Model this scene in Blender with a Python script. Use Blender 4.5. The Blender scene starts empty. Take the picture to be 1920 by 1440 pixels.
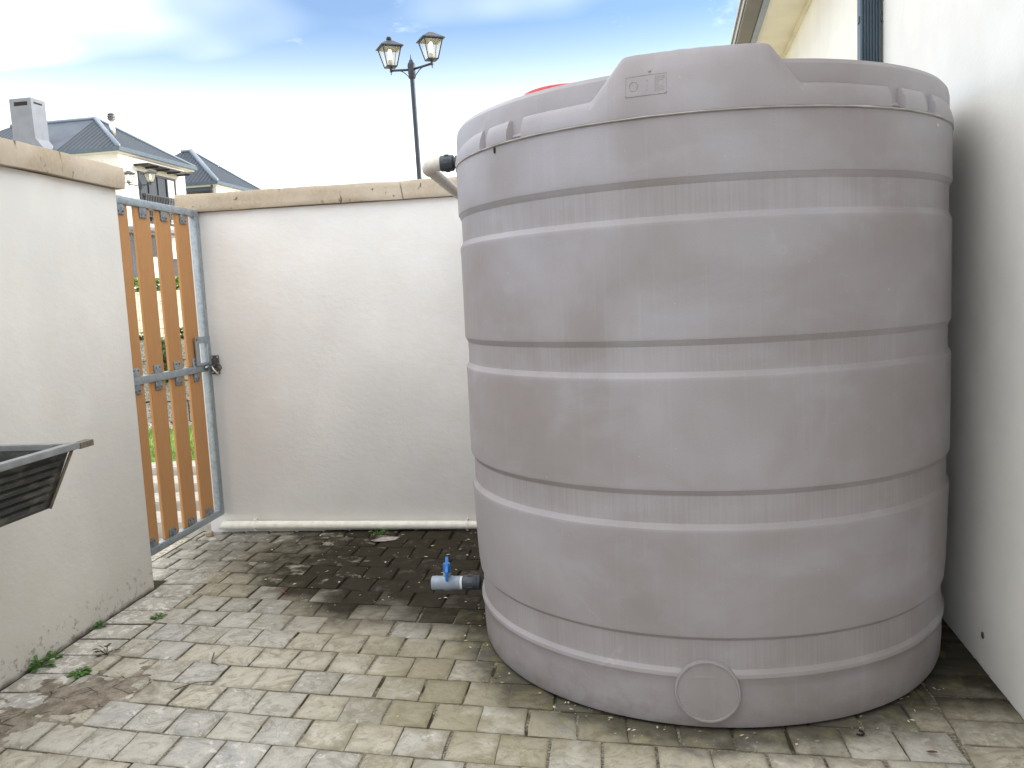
import bpy, bmesh, math, random
from mathutils import Vector, Matrix, noise as mnoise
random.seed(7)
R = math.radians
scene = bpy.context.scene
COL = scene.collection

# ------------------------------------------------------------------ camera
CAM_H = 1.3764
yaw, pitch, roll = -0.1193, 0.1072, 0.0484
cyw, syw, cp, sp = math.cos(yaw), math.sin(yaw), math.cos(pitch), math.sin(pitch)
fwd = Vector((syw*cp, cyw*cp, -sp)); rgt = Vector((cyw, -syw, 0)); dwn = fwd.cross(rgt)
r2 = rgt*math.cos(roll) + dwn*math.sin(roll)
d2 = -rgt*math.sin(roll) + dwn*math.cos(roll)
cam_d = bpy.data.cameras.new('camera'); cam = bpy.data.objects.new('camera', cam_d); COL.objects.link(cam)
M = Matrix.Identity(4)
for i in range(3):
    M[i][0] = r2[i]; M[i][1] = -d2[i]; M[i][2] = -fwd[i]
M.translation = Vector((0, 0, CAM_H))
cam.matrix_world = M
cam_d.sensor_width = 36.0; cam_d.lens = 36.0*1547.67/1920.0
cam_d.clip_start = 0.05; cam_d.clip_end = 3000
scene.camera = cam
scene.render.engine = 'CYCLES'
scene.cycles.max_bounces = 14; scene.cycles.diffuse_bounces = 10

# ------------------------------------------------------------------ world, sun, exposure
SUN_EL, SUN_AZ = R(22.0), R(72.0)          # azimuth measured from +y towards +x
world = bpy.data.worlds.new('World'); scene.world = world; world.use_nodes = True
wn, wl = world.node_tree.nodes, world.node_tree.links
wn.clear()
def W(t, **k):
    n = wn.new(t)
    for a, b in k.items(): setattr(n, a, b)
    return n
def wmath(op, a, b=None, clamp=False):
    n = W('ShaderNodeMath', operation=op, use_clamp=clamp)
    for i, v in enumerate((a, b)):
        if v is None: continue
        if isinstance(v, (int, float)): n.inputs[i].default_value = v
        else: wl.new(v, n.inputs[i])
    return n.outputs[0]
def wramp(v, lo, hi, a=0.0, b=1.0):
    n = W('ShaderNodeMapRange', interpolation_type='SMOOTHSTEP')
    wl.new(v, n.inputs[0])
    for i, x in enumerate((lo, hi, a, b)): n.inputs[i+1].default_value = x
    return n.outputs[0]
sky = W('ShaderNodeTexSky', sky_type='NISHITA')
sky.sun_disc = False; sky.sun_elevation = SUN_EL; sky.sun_rotation = SUN_AZ
sky.air_density = 1.0; sky.dust_density = 0.6; sky.ozone_density = 2.0
tc = W('ShaderNodeTexCoord')
sep = W('ShaderNodeSeparateXYZ'); wl.new(tc.outputs['Generated'], sep.inputs[0])
zz = wmath('MAXIMUM', sep.outputs[2], 0.0)
den = wmath('ADD', zz, 0.12)
cmb = W('ShaderNodeCombineXYZ')
wl.new(wmath('ADD', wmath('DIVIDE', sep.outputs[0], den), .55), cmb.inputs[0]); wl.new(wmath('DIVIDE', sep.outputs[1], den), cmb.inputs[1])
cmb.inputs[2].default_value = 21.3
n1 = W('ShaderNodeTexNoise'); n1.inputs['Scale'].default_value = 0.75; n1.inputs['Detail'].default_value = 3; n1.inputs['Roughness'].default_value = .5
wl.new(cmb.outputs[0], n1.inputs['Vector'])
n2 = W('ShaderNodeTexNoise'); n2.inputs['Scale'].default_value = 3.2; n2.inputs['Detail'].default_value = 8; n2.inputs['Roughness'].default_value = .62; n2.inputs['Distortion'].default_value = .9
wl.new(cmb.outputs[0], n2.inputs['Vector'])
cover = wmath('ADD', n1.outputs[0], wramp(sep.outputs[2], .345, .56, 0.0, .38))      # unseen cloud cover added overhead to brighten the yard
big = wramp(cover, .40, .80)
wisp = wmath('MULTIPLY', wramp(n2.outputs[0], .38, .86), .56)
cl = wmath('MAXIMUM', big, wisp)
hz = wmath('POWER', wramp(sep.outputs[2], .08, .42, 1.0, 0.0), 2.3)
fac = wmath('MAXIMUM', wmath('POWER', wmath('MULTIPLY', cl, .98), 1.8), wmath('MAXIMUM', hz, .05), True)
skyb = W('ShaderNodeVectorMath', operation='SCALE'); wl.new(sky.outputs[0], skyb.inputs[0]); skyb.inputs['Scale'].default_value = 1.0
tint = W('ShaderNodeMix', data_type='RGBA', blend_type='MULTIPLY'); tint.inputs[0].default_value = 1
wl.new(skyb.outputs[0], tint.inputs[6]); tint.inputs[7].default_value = (.51, .635, .745, 1)
mix = W('ShaderNodeMix', data_type='RGBA'); wl.new(fac, mix.inputs[0]); wl.new(tint.outputs[2], mix.inputs[6])
mix.inputs[7].default_value = (9.05, 9.2, 9.25, 1)      # bright hazy cloud, in the sky texture's own units
bg = W('ShaderNodeBackground'); bg.inputs[1].default_value = 0.12
wl.new(mix.outputs[2], bg.inputs[0])
wo = W('ShaderNodeOutputWorld'); wl.new(bg.outputs[0], wo.inputs[0])

sd = bpy.data.lights.new('sun', 'SUN'); sd.energy = 2.0; sd.angle = R(6.0); sd.color = (1.0, .95, .86)
sun = bpy.data.objects.new('sun', sd); COL.objects.link(sun)
sdir = Vector((math.sin(SUN_AZ)*math.cos(SUN_EL), math.cos(SUN_AZ)*math.cos(SUN_EL), math.sin(SUN_EL)))
sun.rotation_euler = sdir.to_track_quat('Z', 'Y').to_euler(); sun.location = (8, 3, 14)
vs = scene.view_settings
vs.view_transform = 'Standard'; vs.look = 'None'; vs.gamma = 1.0; vs.exposure = 1.36; vs.use_curve_mapping = False

# ------------------------------------------------------------------ material helper
class Mat:
    def __init__(self, name):
        self.m = bpy.data.materials.new(name); self.m.use_nodes = True
        self.nt = self.m.node_tree; self.n = self.nt.nodes; self.l = self.nt.links
        self.b = self.n['Principled BSDF']
        self.out = self.n['Material Output']
    def node(self, t, **k):
        x = self.n.new(t)
        for a, b in k.items(): setattr(x, a, b)
        return x
    def put(self, v, sock):
        if hasattr(v, 'is_output'): self.l.new(v, sock)
        elif isinstance(v, (tuple, list)): sock.default_value = tuple(v) + ((1,) if len(v) == 3 and sock.type == 'RGBA' else ())
        else: sock.default_value = v
    def pos(self):
        return self.node('ShaderNodeNewGeometry').outputs['Position']
    def objc(self):
        return self.node('ShaderNodeTexCoord').outputs['Object']
    def rnd(self):
        return self.node('ShaderNodeObjectInfo').outputs['Random']
    def xyz(self, v):
        s = self.node('ShaderNodeSeparateXYZ'); self.put(v, s.inputs[0]); return s.outputs
    def vec(self, x, y, z):
        s = self.node('ShaderNodeCombineXYZ')
        for i, v in enumerate((x, y, z)): self.put(v, s.inputs[i])
        return s.outputs[0]
    def scale(self, v, s):
        m = self.node('ShaderNodeMapping'); self.put(v, m.inputs[0]); m.inputs['Scale'].default_value = s; return m.outputs[0]
    def noise(self, v, sc, det=4, rough=.55, dist=0.0):
        t = self.node('ShaderNodeTexNoise'); self.put(v, t.inputs['Vector'])
        t.inputs['Scale'].default_value = sc; t.inputs['Detail'].default_value = det
        t.inputs['Roughness'].default_value = rough; t.inputs['Distortion'].default_value = dist
        return t.outputs[0]
    def voro(self, v, sc, feature='F1', out='Distance', rand=1.0):
        t = self.node('ShaderNodeTexVoronoi', feature=feature); self.put(v, t.inputs['Vector'])
        t.inputs['Scale'].default_value = sc; t.inputs['Randomness'].default_value = rand
        return t.outputs[out]
    def wave(self, v, sc, dist=0.0, direction='X', profile='SIN'):
        t = self.node('ShaderNodeTexWave', bands_direction=direction, wave_profile=profile); self.put(v, t.inputs['Vector'])
        t.inputs['Scale'].default_value = sc; t.inputs['Distortion'].default_value = dist
        return t.outputs['Fac']
    def math(self, op, a, b=None, clamp=False):
        x = self.node('ShaderNodeMath', operation=op, use_clamp=clamp)
        self.put(a, x.inputs[0])
        if b is not None: self.put(b, x.inputs[1])
        return x.outputs[0]
    def ramp(self, v, lo, hi, a=0.0, b=1.0, smooth=True):
        x = self.node('ShaderNodeMapRange', interpolation_type='SMOOTHSTEP' if smooth else 'LINEAR')
        self.put(v, x.inputs[0])
        for i, q in enumerate((lo, hi, a, b)): self.put(q, x.inputs[i+1])
        return x.outputs[0]
    def mix(self, f, a, b, mode='MIX'):
        x = self.node('ShaderNodeMix', data_type='RGBA', blend_type=mode)
        self.put(f, x.inputs[0]); self.put(a, x.inputs[6]); self.put(b, x.inputs[7]); return x.outputs[2]
    def bump(self, h, strength=.3, dist=.01, prev=None):
        x = self.node('ShaderNodeBump'); self.put(h, x.inputs['Height'])
        x.inputs['Strength'].default_value = strength; x.inputs['Distance'].default_value = dist
        if prev is not None: self.l.new(prev, x.inputs['Normal'])
        return x.outputs[0]
    def set(self, col=None, rough=None, metal=None, normal=None, spec=None, **k):
        if col is not None: self.put(col, self.b.inputs['Base Color'])
        if rough is not None: self.put(rough, self.b.inputs['Roughness'])
        if metal is not None: self.put(metal, self.b.inputs['Metallic'])
        if spec is not None: self.put(spec, self.b.inputs['Specular IOR Level'])
        if normal is not None: self.l.new(normal, self.b.inputs['Normal'])
        for a, v in k.items(): self.put(v, self.b.inputs[a])
        return self.m

def mat_plain(name, col, rough=.6, metal=0.0, spec=.5, var=.12, vs_=9.0, bump=0.0):
    m = Mat(name); p = m.pos()
    n = m.noise(p, vs_, 5)
    c = m.mix(m.ramp(n, .3, .7), tuple(x*(1-var) for x in col), tuple(min(1, x*(1+var)) for x in col))
    nm = m.bump(m.noise(p, 90, 3), bump, .004) if bump else None
    return m.set(c, rough, metal, nm, spec)

# ---- plaster of the yard walls
def mat_plaster(name, base, dirt=False, streak=0.0, rough=1.0):
    m = Mat(name); p = m.pos(); x, y, z = m.xyz(p)
    big = m.noise(p, 1.6, 4); mid = m.noise(p, 9, 5, .6, .8); fine = m.noise(p, 70, 4, .65); grit = m.noise(p, 260, 2)
    c = m.mix(m.ramp(big, .3, .7), tuple(q*.93 for q in base), tuple(min(.9, q*1.05) for q in base))
    c = m.mix(m.ramp(mid, .40, .70, 0, .5*rough), c, tuple(q*v for q, v in zip(base, (.97, .93, .87))))
    # thin grey wash marks left by rain, long and upright
    sv = m.noise(m.scale(p, (7, 7, .55)), 3.0, 4)
    c = m.mix(m.ramp(sv, .56, .8, 0, .07+streak), c, tuple(q*.78 for q in base))
    if dirt:
        spl = m.noise(p, 34, 4, .7); low = m.ramp(z, .03, .34, 1, 0)
        k = m.math('MULTIPLY', m.ramp(m.math('ADD', spl, m.math('MULTIPLY', low, .16)), .70, .80), m.ramp(z, .04, .22, 1, 0))
        c = m.mix(m.math('MULTIPLY', low, .10), c, (.60, .55, .46))
        c = m.mix(m.math('MULTIPLY', k, .6), c, (.26, .19, .13))
        foot = m.ramp(m.math('ADD', z, m.math('MULTIPLY', m.noise(p, 14, 4), .05)), .012, .05, .9, 0)
        c = m.mix(foot, c, (.10, .075, .05))
    nm = m.bump(m.noise(m.scale(p, (1, 1, 1.7)), 22, 5, .6), .34*rough, .008)
    nm = m.bump(fine, .28, .003, nm); nm = m.bump(grit, .16, .0015, nm)
    return m.set(c, .92, 0, nm, .2)
MAT_WALL = mat_plaster('yard plaster', (.765, .742, .70), True, 0.0, .6)
MAT_BACKWALL = mat_plaster('back plaster', (.725, .702, .678), False, 0.0, .6)
MAT_HOUSEWALL = mat_plaster('house plaster', (.825, .81, .765), False, -.06, .3)

def mat_coping():
    m = Mat('precast coping'); p = m.pos(); x, y, z = m.xyz(p)
    n = m.noise(p, 3.5, 5); f = m.noise(p, 55, 5, .65)
    c = m.mix(m.ramp(n, .3, .7), (.44, .36, .265), (.56, .48, .385))
    c = m.mix(m.ramp(m.noise(p, 1.3, 2), .55, .75, 0, .5), c, (.60, .47, .28))
    c = m.mix(m.ramp(f, .4, .8, 0, .35), c, (.66, .58, .47))
    v = m.noise(m.scale(p, (30, 30, 17)), 1.0, 5, .68, .4)
    pit = m.ramp(v, .63, .675)
    cr = m.math('MULTIPLY', m.ramp(m.voro(m.scale(p, (2.1, 2.1, 1.4)), 1.0, 'DISTANCE_TO_EDGE'), 0, .010, 1, 0), m.ramp(m.noise(p, 6, 3), .46, .58))
    pit = m.math('MAXIMUM', pit, cr)
    c = m.mix(m.math('MULTIPLY', pit, .85), c, (.13, .09, .06))
    h = m.math('SUBTRACT', m.math('MULTIPLY', f, .25), pit)
    return m.set(c, .95, 0, m.bump(h, .8, .006), .15)
MAT_COPING = mat_coping()

# ---- slate-textured paver
def mat_paver():
    m = Mat('riven paver'); p = m.pos(); x, y, z = m.xyz(p)
    rn = m.rnd(); r10 = m.math('FRACT', m.math('MULTIPLY', rn, 17.31)); r20 = m.math('FRACT', m.math('MULTIPLY', rn, 53.7))
    off = m.vec(m.math('MULTIPLY', rn, 37.0), m.math('MULTIPLY', r10, 23.0), m.math('MULTIPLY', r20, 11.0))
    ad = m.node('ShaderNodeVectorMath', operation='ADD'); m.put(p, ad.inputs[0]); m.put(off, ad.inputs[1]); q = ad.outputs[0]
    c = m.mix(m.ramp(rn, .15, .55), (.450, .428, .378), (.490, .445, .350))
    c = m.mix(m.ramp(r10, .66, .95, 0, .6), c, (.315, .290, .195))          # olive ones
    c = m.mix(m.ramp(r20, .70, .95, 0, .7), c, (.395, .395, .400))           # blue-grey ones
    cl = m.noise(q, 11, 5, .6, 1.2)
    c = m.mix(m.ramp(cl, .38, .72, 0, .55), c, (.60, .57, .50))
    c = m.mix(m.ramp(m.noise(q, 16, 5, .6, 2.0), .52, .72, 0, .55), c, (.26, .235, .185))
    # split faces of the slate: crisp-edged paler and browner flakes
    fl = m.noise(q, 8.5, 6, .62, 2.2)
    c = m.mix(m.ramp(fl, .515, .56, 0, .42), c, (.58, .545, .47))
    c = m.mix(m.ramp(fl, .455, .41, 0, .46), c, (.255, .225, .165))
    # dirt worn into the edges, the middle rubbed clean
    ocx, ocy, _z = m.xyz(m.objc())
    e = m.math('MAXIMUM', m.math('MULTIPLY', m.math('ABSOLUTE', ocx), 13.0), m.math('MULTIPLY', m.math('ABSOLUTE', ocy), 12.4))
    ed = m.math('MULTIPLY', m.ramp(m.math('ADD', e, m.math('MULTIPLY', m.math('SUBTRACT', m.noise(q, 15, 4), .5), .9)), .70, 1.10), m.ramp(e, 1.5, 1.9, 1, 0))
    c = m.mix(m.math('MULTIPLY', ed, m.ramp(rn, 0, 1, .18, .52)), c, (.185, .165, .11))
    # pale lime bloom / scuffed patches
    lime = m.noise(q, 24, 6, .68, .6)
    edge_c = m.ramp(x, -2.10, -2.06, 1, 0)
    c = m.mix(m.math('MULTIPLY', edge_c, .35), c, (.52, .50, .48))
    c = m.mix(m.math('MULTIPLY', m.ramp(m.math('ADD', lime, m.math('MULTIPLY', edge_c, .07)), .57, .65), m.math('MAXIMUM', m.ramp(r20, .35, .95, .12, .85), edge_c)), c, (.70, .675, .63))
    # veins of the riven face
    vein = m.ramp(m.math('ABSOLUTE', m.math('SUBTRACT', m.noise(q, 6.5, 4, .5, 1.5), .5)), 0, .022, 1, 0)
    c = m.mix(m.math('MULTIPLY', vein, m.ramp(r10, .2, .6, .08, .42)), c, (.20, .17, .125))
    grit = m.noise(p, 220, 3, .7)
    c = m.mix(m.ramp(grit, .35, .75, 0, .28), c, (.19, .175, .15))
    # olive algae towards the tank and the front middle of the yard
    ox, oy = m.math('SUBTRACT', x, -.25), m.math('SUBTRACT', y, 2.75)
    dd = m.math('SQRT', m.math('ADD', m.math('MULTIPLY', ox, ox), m.math('MULTIPLY', m.math('MULTIPLY', oy, oy), 2.2)))
    alg = m.math('MULTIPLY', m.ramp(dd, .35, 1.15, 1, 0), m.ramp(m.math('ADD', m.noise(p, 4.5, 4), m.math('MULTIPLY', r10, .22)), .42, .60))
    c = m.mix(m.math('MULTIPLY', alg, .60), c, (.20, .170, .085))
    # big black damp algae stain in the back corner, with a ragged rim
    yb = m.math('ADD', 3.33, m.math('MULTIPLY', m.math('MAXIMUM', m.math('SUBTRACT', -1.25, x), 0.0), .78))
    yb = m.math('SUBTRACT', yb, m.math('MULTIPLY', m.math('MAXIMUM', m.math('ADD', x, 1.0), 0.0), .34))
    nn = m.math('MULTIPLY', m.math('SUBTRACT', m.noise(p, 3.4, 5, .6), .5), .55)
    pp = m.math('MULTIPLY', m.math('SUBTRACT', rn, .5), .15)
    t = m.math('ADD', m.math('ADD', m.math('SUBTRACT', y, yb), nn), pp)
    st = m.ramp(t, -.10, .26)
    leftf = m.ramp(m.math('ADD', x, m.math('MULTIPLY', m.math('SUBTRACT', m.noise(q, 9, 4), .5), 1.3)), -2.3, -1.5, .40, 1)
    st = m.math('MULTIPLY', st, leftf)
    patch = m.ramp(m.math('ADD', m.noise(q, 10, 4, .6, .5), m.math('MULTIPLY', r20, .16)), .66, .78, 0, .75)
    st = m.math('MULTIPLY', st, m.math('SUBTRACT', 1.0, m.math('MULTIPLY', patch, m.ramp(x, -1.5, -1.1, 1, .15))))
    # damp halo ahead of it
    c = m.mix(m.math('MULTIPLY', m.ramp(t, -.6, .05), .45), c, (.15, .125, .07))
    c = m.mix(m.math('MULTIPLY', st, .97), c, m.mix(m.noise(p, 18, 4), (.018, .0155, .011), (.046, .039, .027)))
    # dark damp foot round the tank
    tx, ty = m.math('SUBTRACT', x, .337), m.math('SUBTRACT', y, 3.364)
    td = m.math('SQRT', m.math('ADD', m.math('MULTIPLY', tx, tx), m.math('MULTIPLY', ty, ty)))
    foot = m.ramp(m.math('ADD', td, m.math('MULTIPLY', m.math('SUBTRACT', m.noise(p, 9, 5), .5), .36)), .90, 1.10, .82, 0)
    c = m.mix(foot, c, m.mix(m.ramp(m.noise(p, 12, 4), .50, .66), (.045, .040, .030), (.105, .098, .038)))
    h1 = m.noise(q, 7, 5, .55, 1.0); h2 = m.noise(q, 32, 4, .6)
    nm = m.bump(fl, .45, .008); nm = m.bump(h1, .8, .014, nm); nm = m.bump(h2, .5, .005, nm); nm = m.bump(grit, .25, .002, nm)
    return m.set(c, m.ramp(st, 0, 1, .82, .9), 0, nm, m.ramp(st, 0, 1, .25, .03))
MAT_PAVER = mat_paver()

def mat_bed():
    m = Mat('joint sand'); p = m.pos(); x, y, z = m.xyz(p)
    n = m.noise(p, 7, 5); f = m.noise(p, 120, 4, .7)
    c = m.mix(m.ramp(f, .35, .7), (.10, .088, .062), (.38, .345, .28))
    c = m.mix(m.ramp(n, .49, .60), c, (.055, .048, .030))
    c = m.mix(m.ramp(m.noise(p, 5, 4), .6, .72, 0, .5), c, (.06, .075, .02))
    c = m.mix(m.math('MULTIPLY', m.ramp(y, 3.3, 3.7), m.ramp(x, -2.3, -1.6)), c, (.012, .011, .008))
    c = m.mix(m.ramp(m.math('ADD', x, m.math('MULTIPLY', m.noise(p, 5, 3), .3)), -1.95, -1.75, .85, 0), c, (.035, .034, .018))
    return m.set(c, .95, 0, m.bump(f, .8, .006), .1)
MAT_BED = mat_bed()

# ---- tank plastic
def mat_tank():
    m = Mat('tank plastic'); o = m.objc(); x, y, z = m.xyz(o)
    ang = m.math('ARCTAN2', x, m.math('MULTIPLY', y, -1.0))
    uv = m.vec(m.math('MULTIPLY', ang, .91), z, 0.0)
    big = m.noise(uv, 1.7, 4, .5, .6); mid = m.noise(m.scale(uv, (.75, 1.5, 1)), 3.6, 5, .58, .5)
    c = m.mix(m.ramp(big, .35, .68), (.262, .234, .235), (.342, .321, .341))
    c = m.mix(m.ramp(mid, .46, .66, 0, .36), c, (.355, .343, .378))
    c = m.mix(m.ramp(m.noise(m.scale(uv, (1, 1.4, 1)), 1.7, 3), .50, .7, 0, .4), c, (.235, .205, .198))
    # faint upright drip streaks and dust
    sv = m.noise(m.scale(uv, (42, 1.3, 1)), 1.0, 5, .65)
    c = m.mix(m.ramp(sv, .52, .8, 0, .15), c, (.46, .435, .43))
    sd_ = m.noise(m.scale(uv, (60, 1.8, 1)), 1.3, 4, .6)
    c = m.mix(m.ramp(sd_, .58, .8, 0, .20), c, (.27, .235, .225))
    # upright striations in the recessed bands, mud splash at the foot
    rb = None
    for lo, hi in ((.198, .300), (.658, .758), (1.120, 1.212), (1.578, 1.680)):
        k = m.math('MULTIPLY', m.ramp(z, lo, lo+.006), m.ramp(z, hi-.006, hi, 1, 0)); rb = k if rb is None else m.math('MAXIMUM', rb, k)
    fs = m.noise(m.scale(uv, (110, .9, 1)), 1.0, 4, .7)
    c = m.mix(m.math('MULTIPLY', rb, m.ramp(fs, .45, .72, 0, .22)), c, (.225, .198, .190))
    c = m.mix(m.math('MULTIPLY', rb, m.ramp(fs, .55, .36, 0, .14)), c, (.40, .38, .375))
    mud = m.math('MULTIPLY', m.ramp(z, .02, .22, 1, 0), m.ramp(m.noise(uv, 13, 5, .65), .42, .66))
    c = m.mix(m.math('MULTIPLY', mud, .5), c, (.225, .195, .165))
    dribble = m.math('MULTIPLY', m.ramp(m.noise(m.scale(uv, (26, .5, 1)), 1.0, 4, .6), .60, .74), m.ramp(m.noise(m.scale(uv, (2.2, 3, 1)), 1.0, 3), .46, .62))
    c = m.mix(m.math('MULTIPLY', dribble, .34), c, (.225, .20, .19))
    # water tide marks: bent pale outlines
    tide = m.noise(uv, 1.1, 5, .55, .2)
    line = m.ramp(m.math('ABSOLUTE', m.math('SUBTRACT', tide, .56)), 0, .006, 1, 0)
    c = m.mix(m.math('MULTIPLY', line, m.ramp(m.noise(uv, 1.9, 2), .58, .7, 0, .26)), c, (.50, .48, .48))
    # scattered scratches
    sc = m.voro(m.scale(uv, (3.2, 1.0, 1)), 2.4, 'DISTANCE_TO_EDGE')
    scm = m.math('MULTIPLY', m.ramp(sc, 0, .005, 1, 0), m.ramp(m.noise(uv, 7, 3), .66, .74))
    c = m.mix(m.math('MULTIPLY', scm, .45), c, (.58, .56, .55))
    sp_ = m.noise(uv, 75, 2, .5)
    c = m.mix(m.ramp(sp_, .74, .79, 0, .5), c, (.52, .5, .49))
    c = m.mix(m.ramp(m.noise(uv, 180, 2), .35, .7, 0, .12), c, (.22, .2, .2))
    h = m.noise(uv, 240, 3, .6)
    nm = m.bump(m.noise(uv, 4, 3), .16, .03); nm = m.bump(m.noise(uv, 26, 4), .10, .004, nm); nm = m.bump(h, .12, .001, nm)
    return m.set(c, m.ramp(mid, .3, .7, .46, .62), 0, nm, .42)
MAT_TANK = mat_tank()
MAT_SEAM = mat_plain('seam flash', (.47, .44, .42), .7, var=.2, vs_=14)

def mat_galv():
    m = Mat('galvanised steel'); o = m.pos()
    v = m.voro(m.scale(o, (1, 1, 1)), 70, 'F1', 'Color')
    s = m.xyz(v)[0]; n = m.noise(o, 18, 4)
    c = m.mix(s, (.27, .315, .345), (.39, .435, .465)); c = m.mix(m.ramp(n, .45, .75, 0, .5), c, (.44, .49, .52))
    c = m.mix(m.ramp(m.noise(o, 40, 4), .66, .74, 0, .6), c, (.25, .25, .24))
    return m.set(c, m.ramp(s, 0, 1, .42, .62), .55, m.bump(m.noise(o, 60, 3), .12, .002), .5)
MAT_GALV = mat_galv()
MAT_PLATE = mat_plain('dull zinc plate', (.25, .28, .30), .5, .55, var=.3, vs_=45)

def mat_slat():
    m = Mat('composite decking'); o = m.objc(); p = m.pos(); x, y, z = m.xyz(o)
    rn = m.rnd()
    w = m.wave(m.vec(y, 0.0, 0.0), 31.0)
    n = m.noise(m.scale(p, (9, 9, .7)), 6, 6, .65)
    c = m.mix(n, (.46, .225, .085), (.60, .325, .14))
    c = m.mix(m.ramp(w, .0, .5, .30, 0), c, (.30, .13, .045))
    c = m.mix(m.ramp(rn, 0, 1, 0, .2), c, (.50, .25, .10))
    return m.set(c, .72, 0, m.bump(w, .5, .002), .3)
MAT_SLAT = mat_slat()
MAT_PVC = mat_plain('cream pipe plastic', (.80, .77, .68), .42, var=.08, vs_=20)
MAT_PVC2 = mat_plain('beige pipe plastic', (.56, .51, .45), .5, var=.10, vs_=25)
MAT_BLACKPL = mat_plain('black fitting plastic', (.035, .042, .052), .42, var=.2, vs_=40)
MAT_VALVE = mat_plain('grey valve plastic', (.28, .33, .40), .38, var=.12, vs_=40)
MAT_BLUE = mat_plain('blue handle plastic', (.02, .17, .52), .35, var=.1, vs_=30)
MAT_RED = mat_plain('red plastic', (.50, .035, .03), .45, var=.12, vs_=30)
MAT_WHITE = mat_plain('white thread tape', (.8, .8, .78), .6, var=.05)
MAT_DARKSTEEL = mat_plain('weathered steel', (.16, .15, .14), .45, .7, var=.35, vs_=50)
MAT_BRIGHT = mat_plain('bare steel', (.62, .62, .6), .3, .8, var=.15, vs_=50)
MAT_SHADOWGAP = mat_plain('dark hole', (.012, .011, .01), .9)
MAT_LIPAINT = mat_plain('charcoal lamp paint', (.026, .032, .041), .5, .2, var=.2, vs_=12)

def mat_basin():
    m = Mat('black trough'); p = m.pos()
    n = m.noise(m.scale(p, (1, 1, 2.5)), 9, 5, .6, 1.2); d = m.noise(p, 130, 3, .6)
    c = m.mix(m.ramp(n, .45, .7), (.045, .046, .045), (.125, .12, .10))
    c = m.mix(m.ramp(d, .66, .74, 0, .55), c, (.25, .24, .22))
    return m.set(c, m.ramp(n, .3, .7, .30, .55), 0, m.bump(n, .1, .004), .5)
MAT_BASIN = mat_basin()
MAT_RIM = mat_plain('trough rim', (.30, .31, .32), .38, .25, var=.15, vs_=14)
MAT_RIMTAB = mat_plain('rusty rim end', (.20, .17, .13), .6, .3, var=.3, vs_=40)

def mat_roof(name, col, axis, sc, st=.5):
    m = Mat(name); o = m.objc(); x, y, z = m.xyz(o)
    w = m.wave(m.vec(x if axis == 'x' else y, 0.0, 0.0), sc)
    n = m.noise(m.pos(), 1.2, 3)
    c = m.mix(m.ramp(n, .3, .7), tuple(q*.9 for q in col), tuple(q*1.1 for q in col))
    c = m.mix(m.ramp(w, .75, .98, 0, .35*st), c, tuple(q*.35 for q in col))
    return m.set(c, .6, .05, m.bump(w, st, .06), .3)
MAT_ROOF_X = mat_roof('roof sheet front', (.034, .045, .062), 'x', 1.25)
MAT_ROOF_Y = mat_roof('roof sheet side', (.030, .040, .055), 'y', .85, .9)
MAT_ROOF_LIT = mat_roof('smooth lit roof sheet', (.085, .102, .13), 'x', 1.25, .05)  # paler copy; tone paints in the light on a roof plane facing elsewhere
MAT_GUTTER = mat_plain('slate blue metal', (.075, .105, .13), .45, .2, var=.15)
MAT_FLASH = mat_plain('pale flashing', (.17, .205, .25), .45, .2, var=.1)
MAT_CREAM = mat_plain('cream render', (.65, .64, .60), .9, spec=.2, var=.05, vs_=2)
MAT_CREAM2 = mat_plain('white render', (.62, .61, .57), .9, spec=.2, var=.05, vs_=2)
MAT_GREYREND = mat_plain('grey chimney render', (.20, .21, .235), .9, spec=.2, var=.08, vs_=2)
MAT_FRAME = mat_plain('dark window frame', (.035, .033, .035), .45, var=.15)
MAT_GLASSDARK = mat_plain('window glass', (.03, .035, .045), .12, 0, .35, var=.3, vs_=.7)
MAT_CURTAIN = mat_plain('pale curtain', (.62, .64, .66), .9, var=.1)
MAT_SOFFIT = mat_plain('cream soffit board', (.72, .68, .56), .85, spec=.2, var=.06, vs_=3)
MAT_BRONZE = mat_plain('bronze gutter', (.085, .075, .068), .5, .2, var=.2, vs_=4)
MAT_GUTLIP = mat_plain('pale gutter lip', (.52, .48, .40), .5, .1, var=.1)
MAT_DOWNPIPE = mat_plain('teal grey downpipe', (.055, .085, .11), .42, .1, var=.15, vs_=5)
MAT_LEAF = mat_plain('weed leaf', (.07, .16, .025), .55, var=.4, vs_=60)
MAT_GRASS = mat_plain('lawn blade', (.17, .31, .04), .6, var=.45, vs_=9)
MAT_TURF = mat_plain('turf base', (.12, .20, .035), .95, var=.4, vs_=12, bump=.6)
MAT_HEDGE = mat_plain('shrub leaf', (.06, .12, .03), .6, var=.5, vs_=20)
MAT_SANDY = mat_plain('dry sandy ground', (.50, .44, .31), .95, spec=.1, var=.18, vs_=1.5, bump=.5)
MAT_GRAVEL = mat_plain('pale gravel', (.42, .38, .31), .9, var=.5, vs_=40)
MAT_SLAB = mat_plain('pale stepping slab', (.42, .395, .345), .9, var=.15, vs_=14, bump=.3)
def mat_stone():
    m = Mat('speckled wall stone'); p = m.pos()
    n = m.noise(p, 45, 4, .7); b = m.noise(p, 6, 4)
    c = m.mix(m.ramp(n, .35, .65), (.20, .175, .14), (.58, .53, .46)); c = m.mix(m.ramp(b, .4, .7, 0, .4), c, (.33, .29, .23))
    return m.set(c, .95, 0, m.bump(n, .9, .02), .15)
MAT_STONE = mat_stone()
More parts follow.
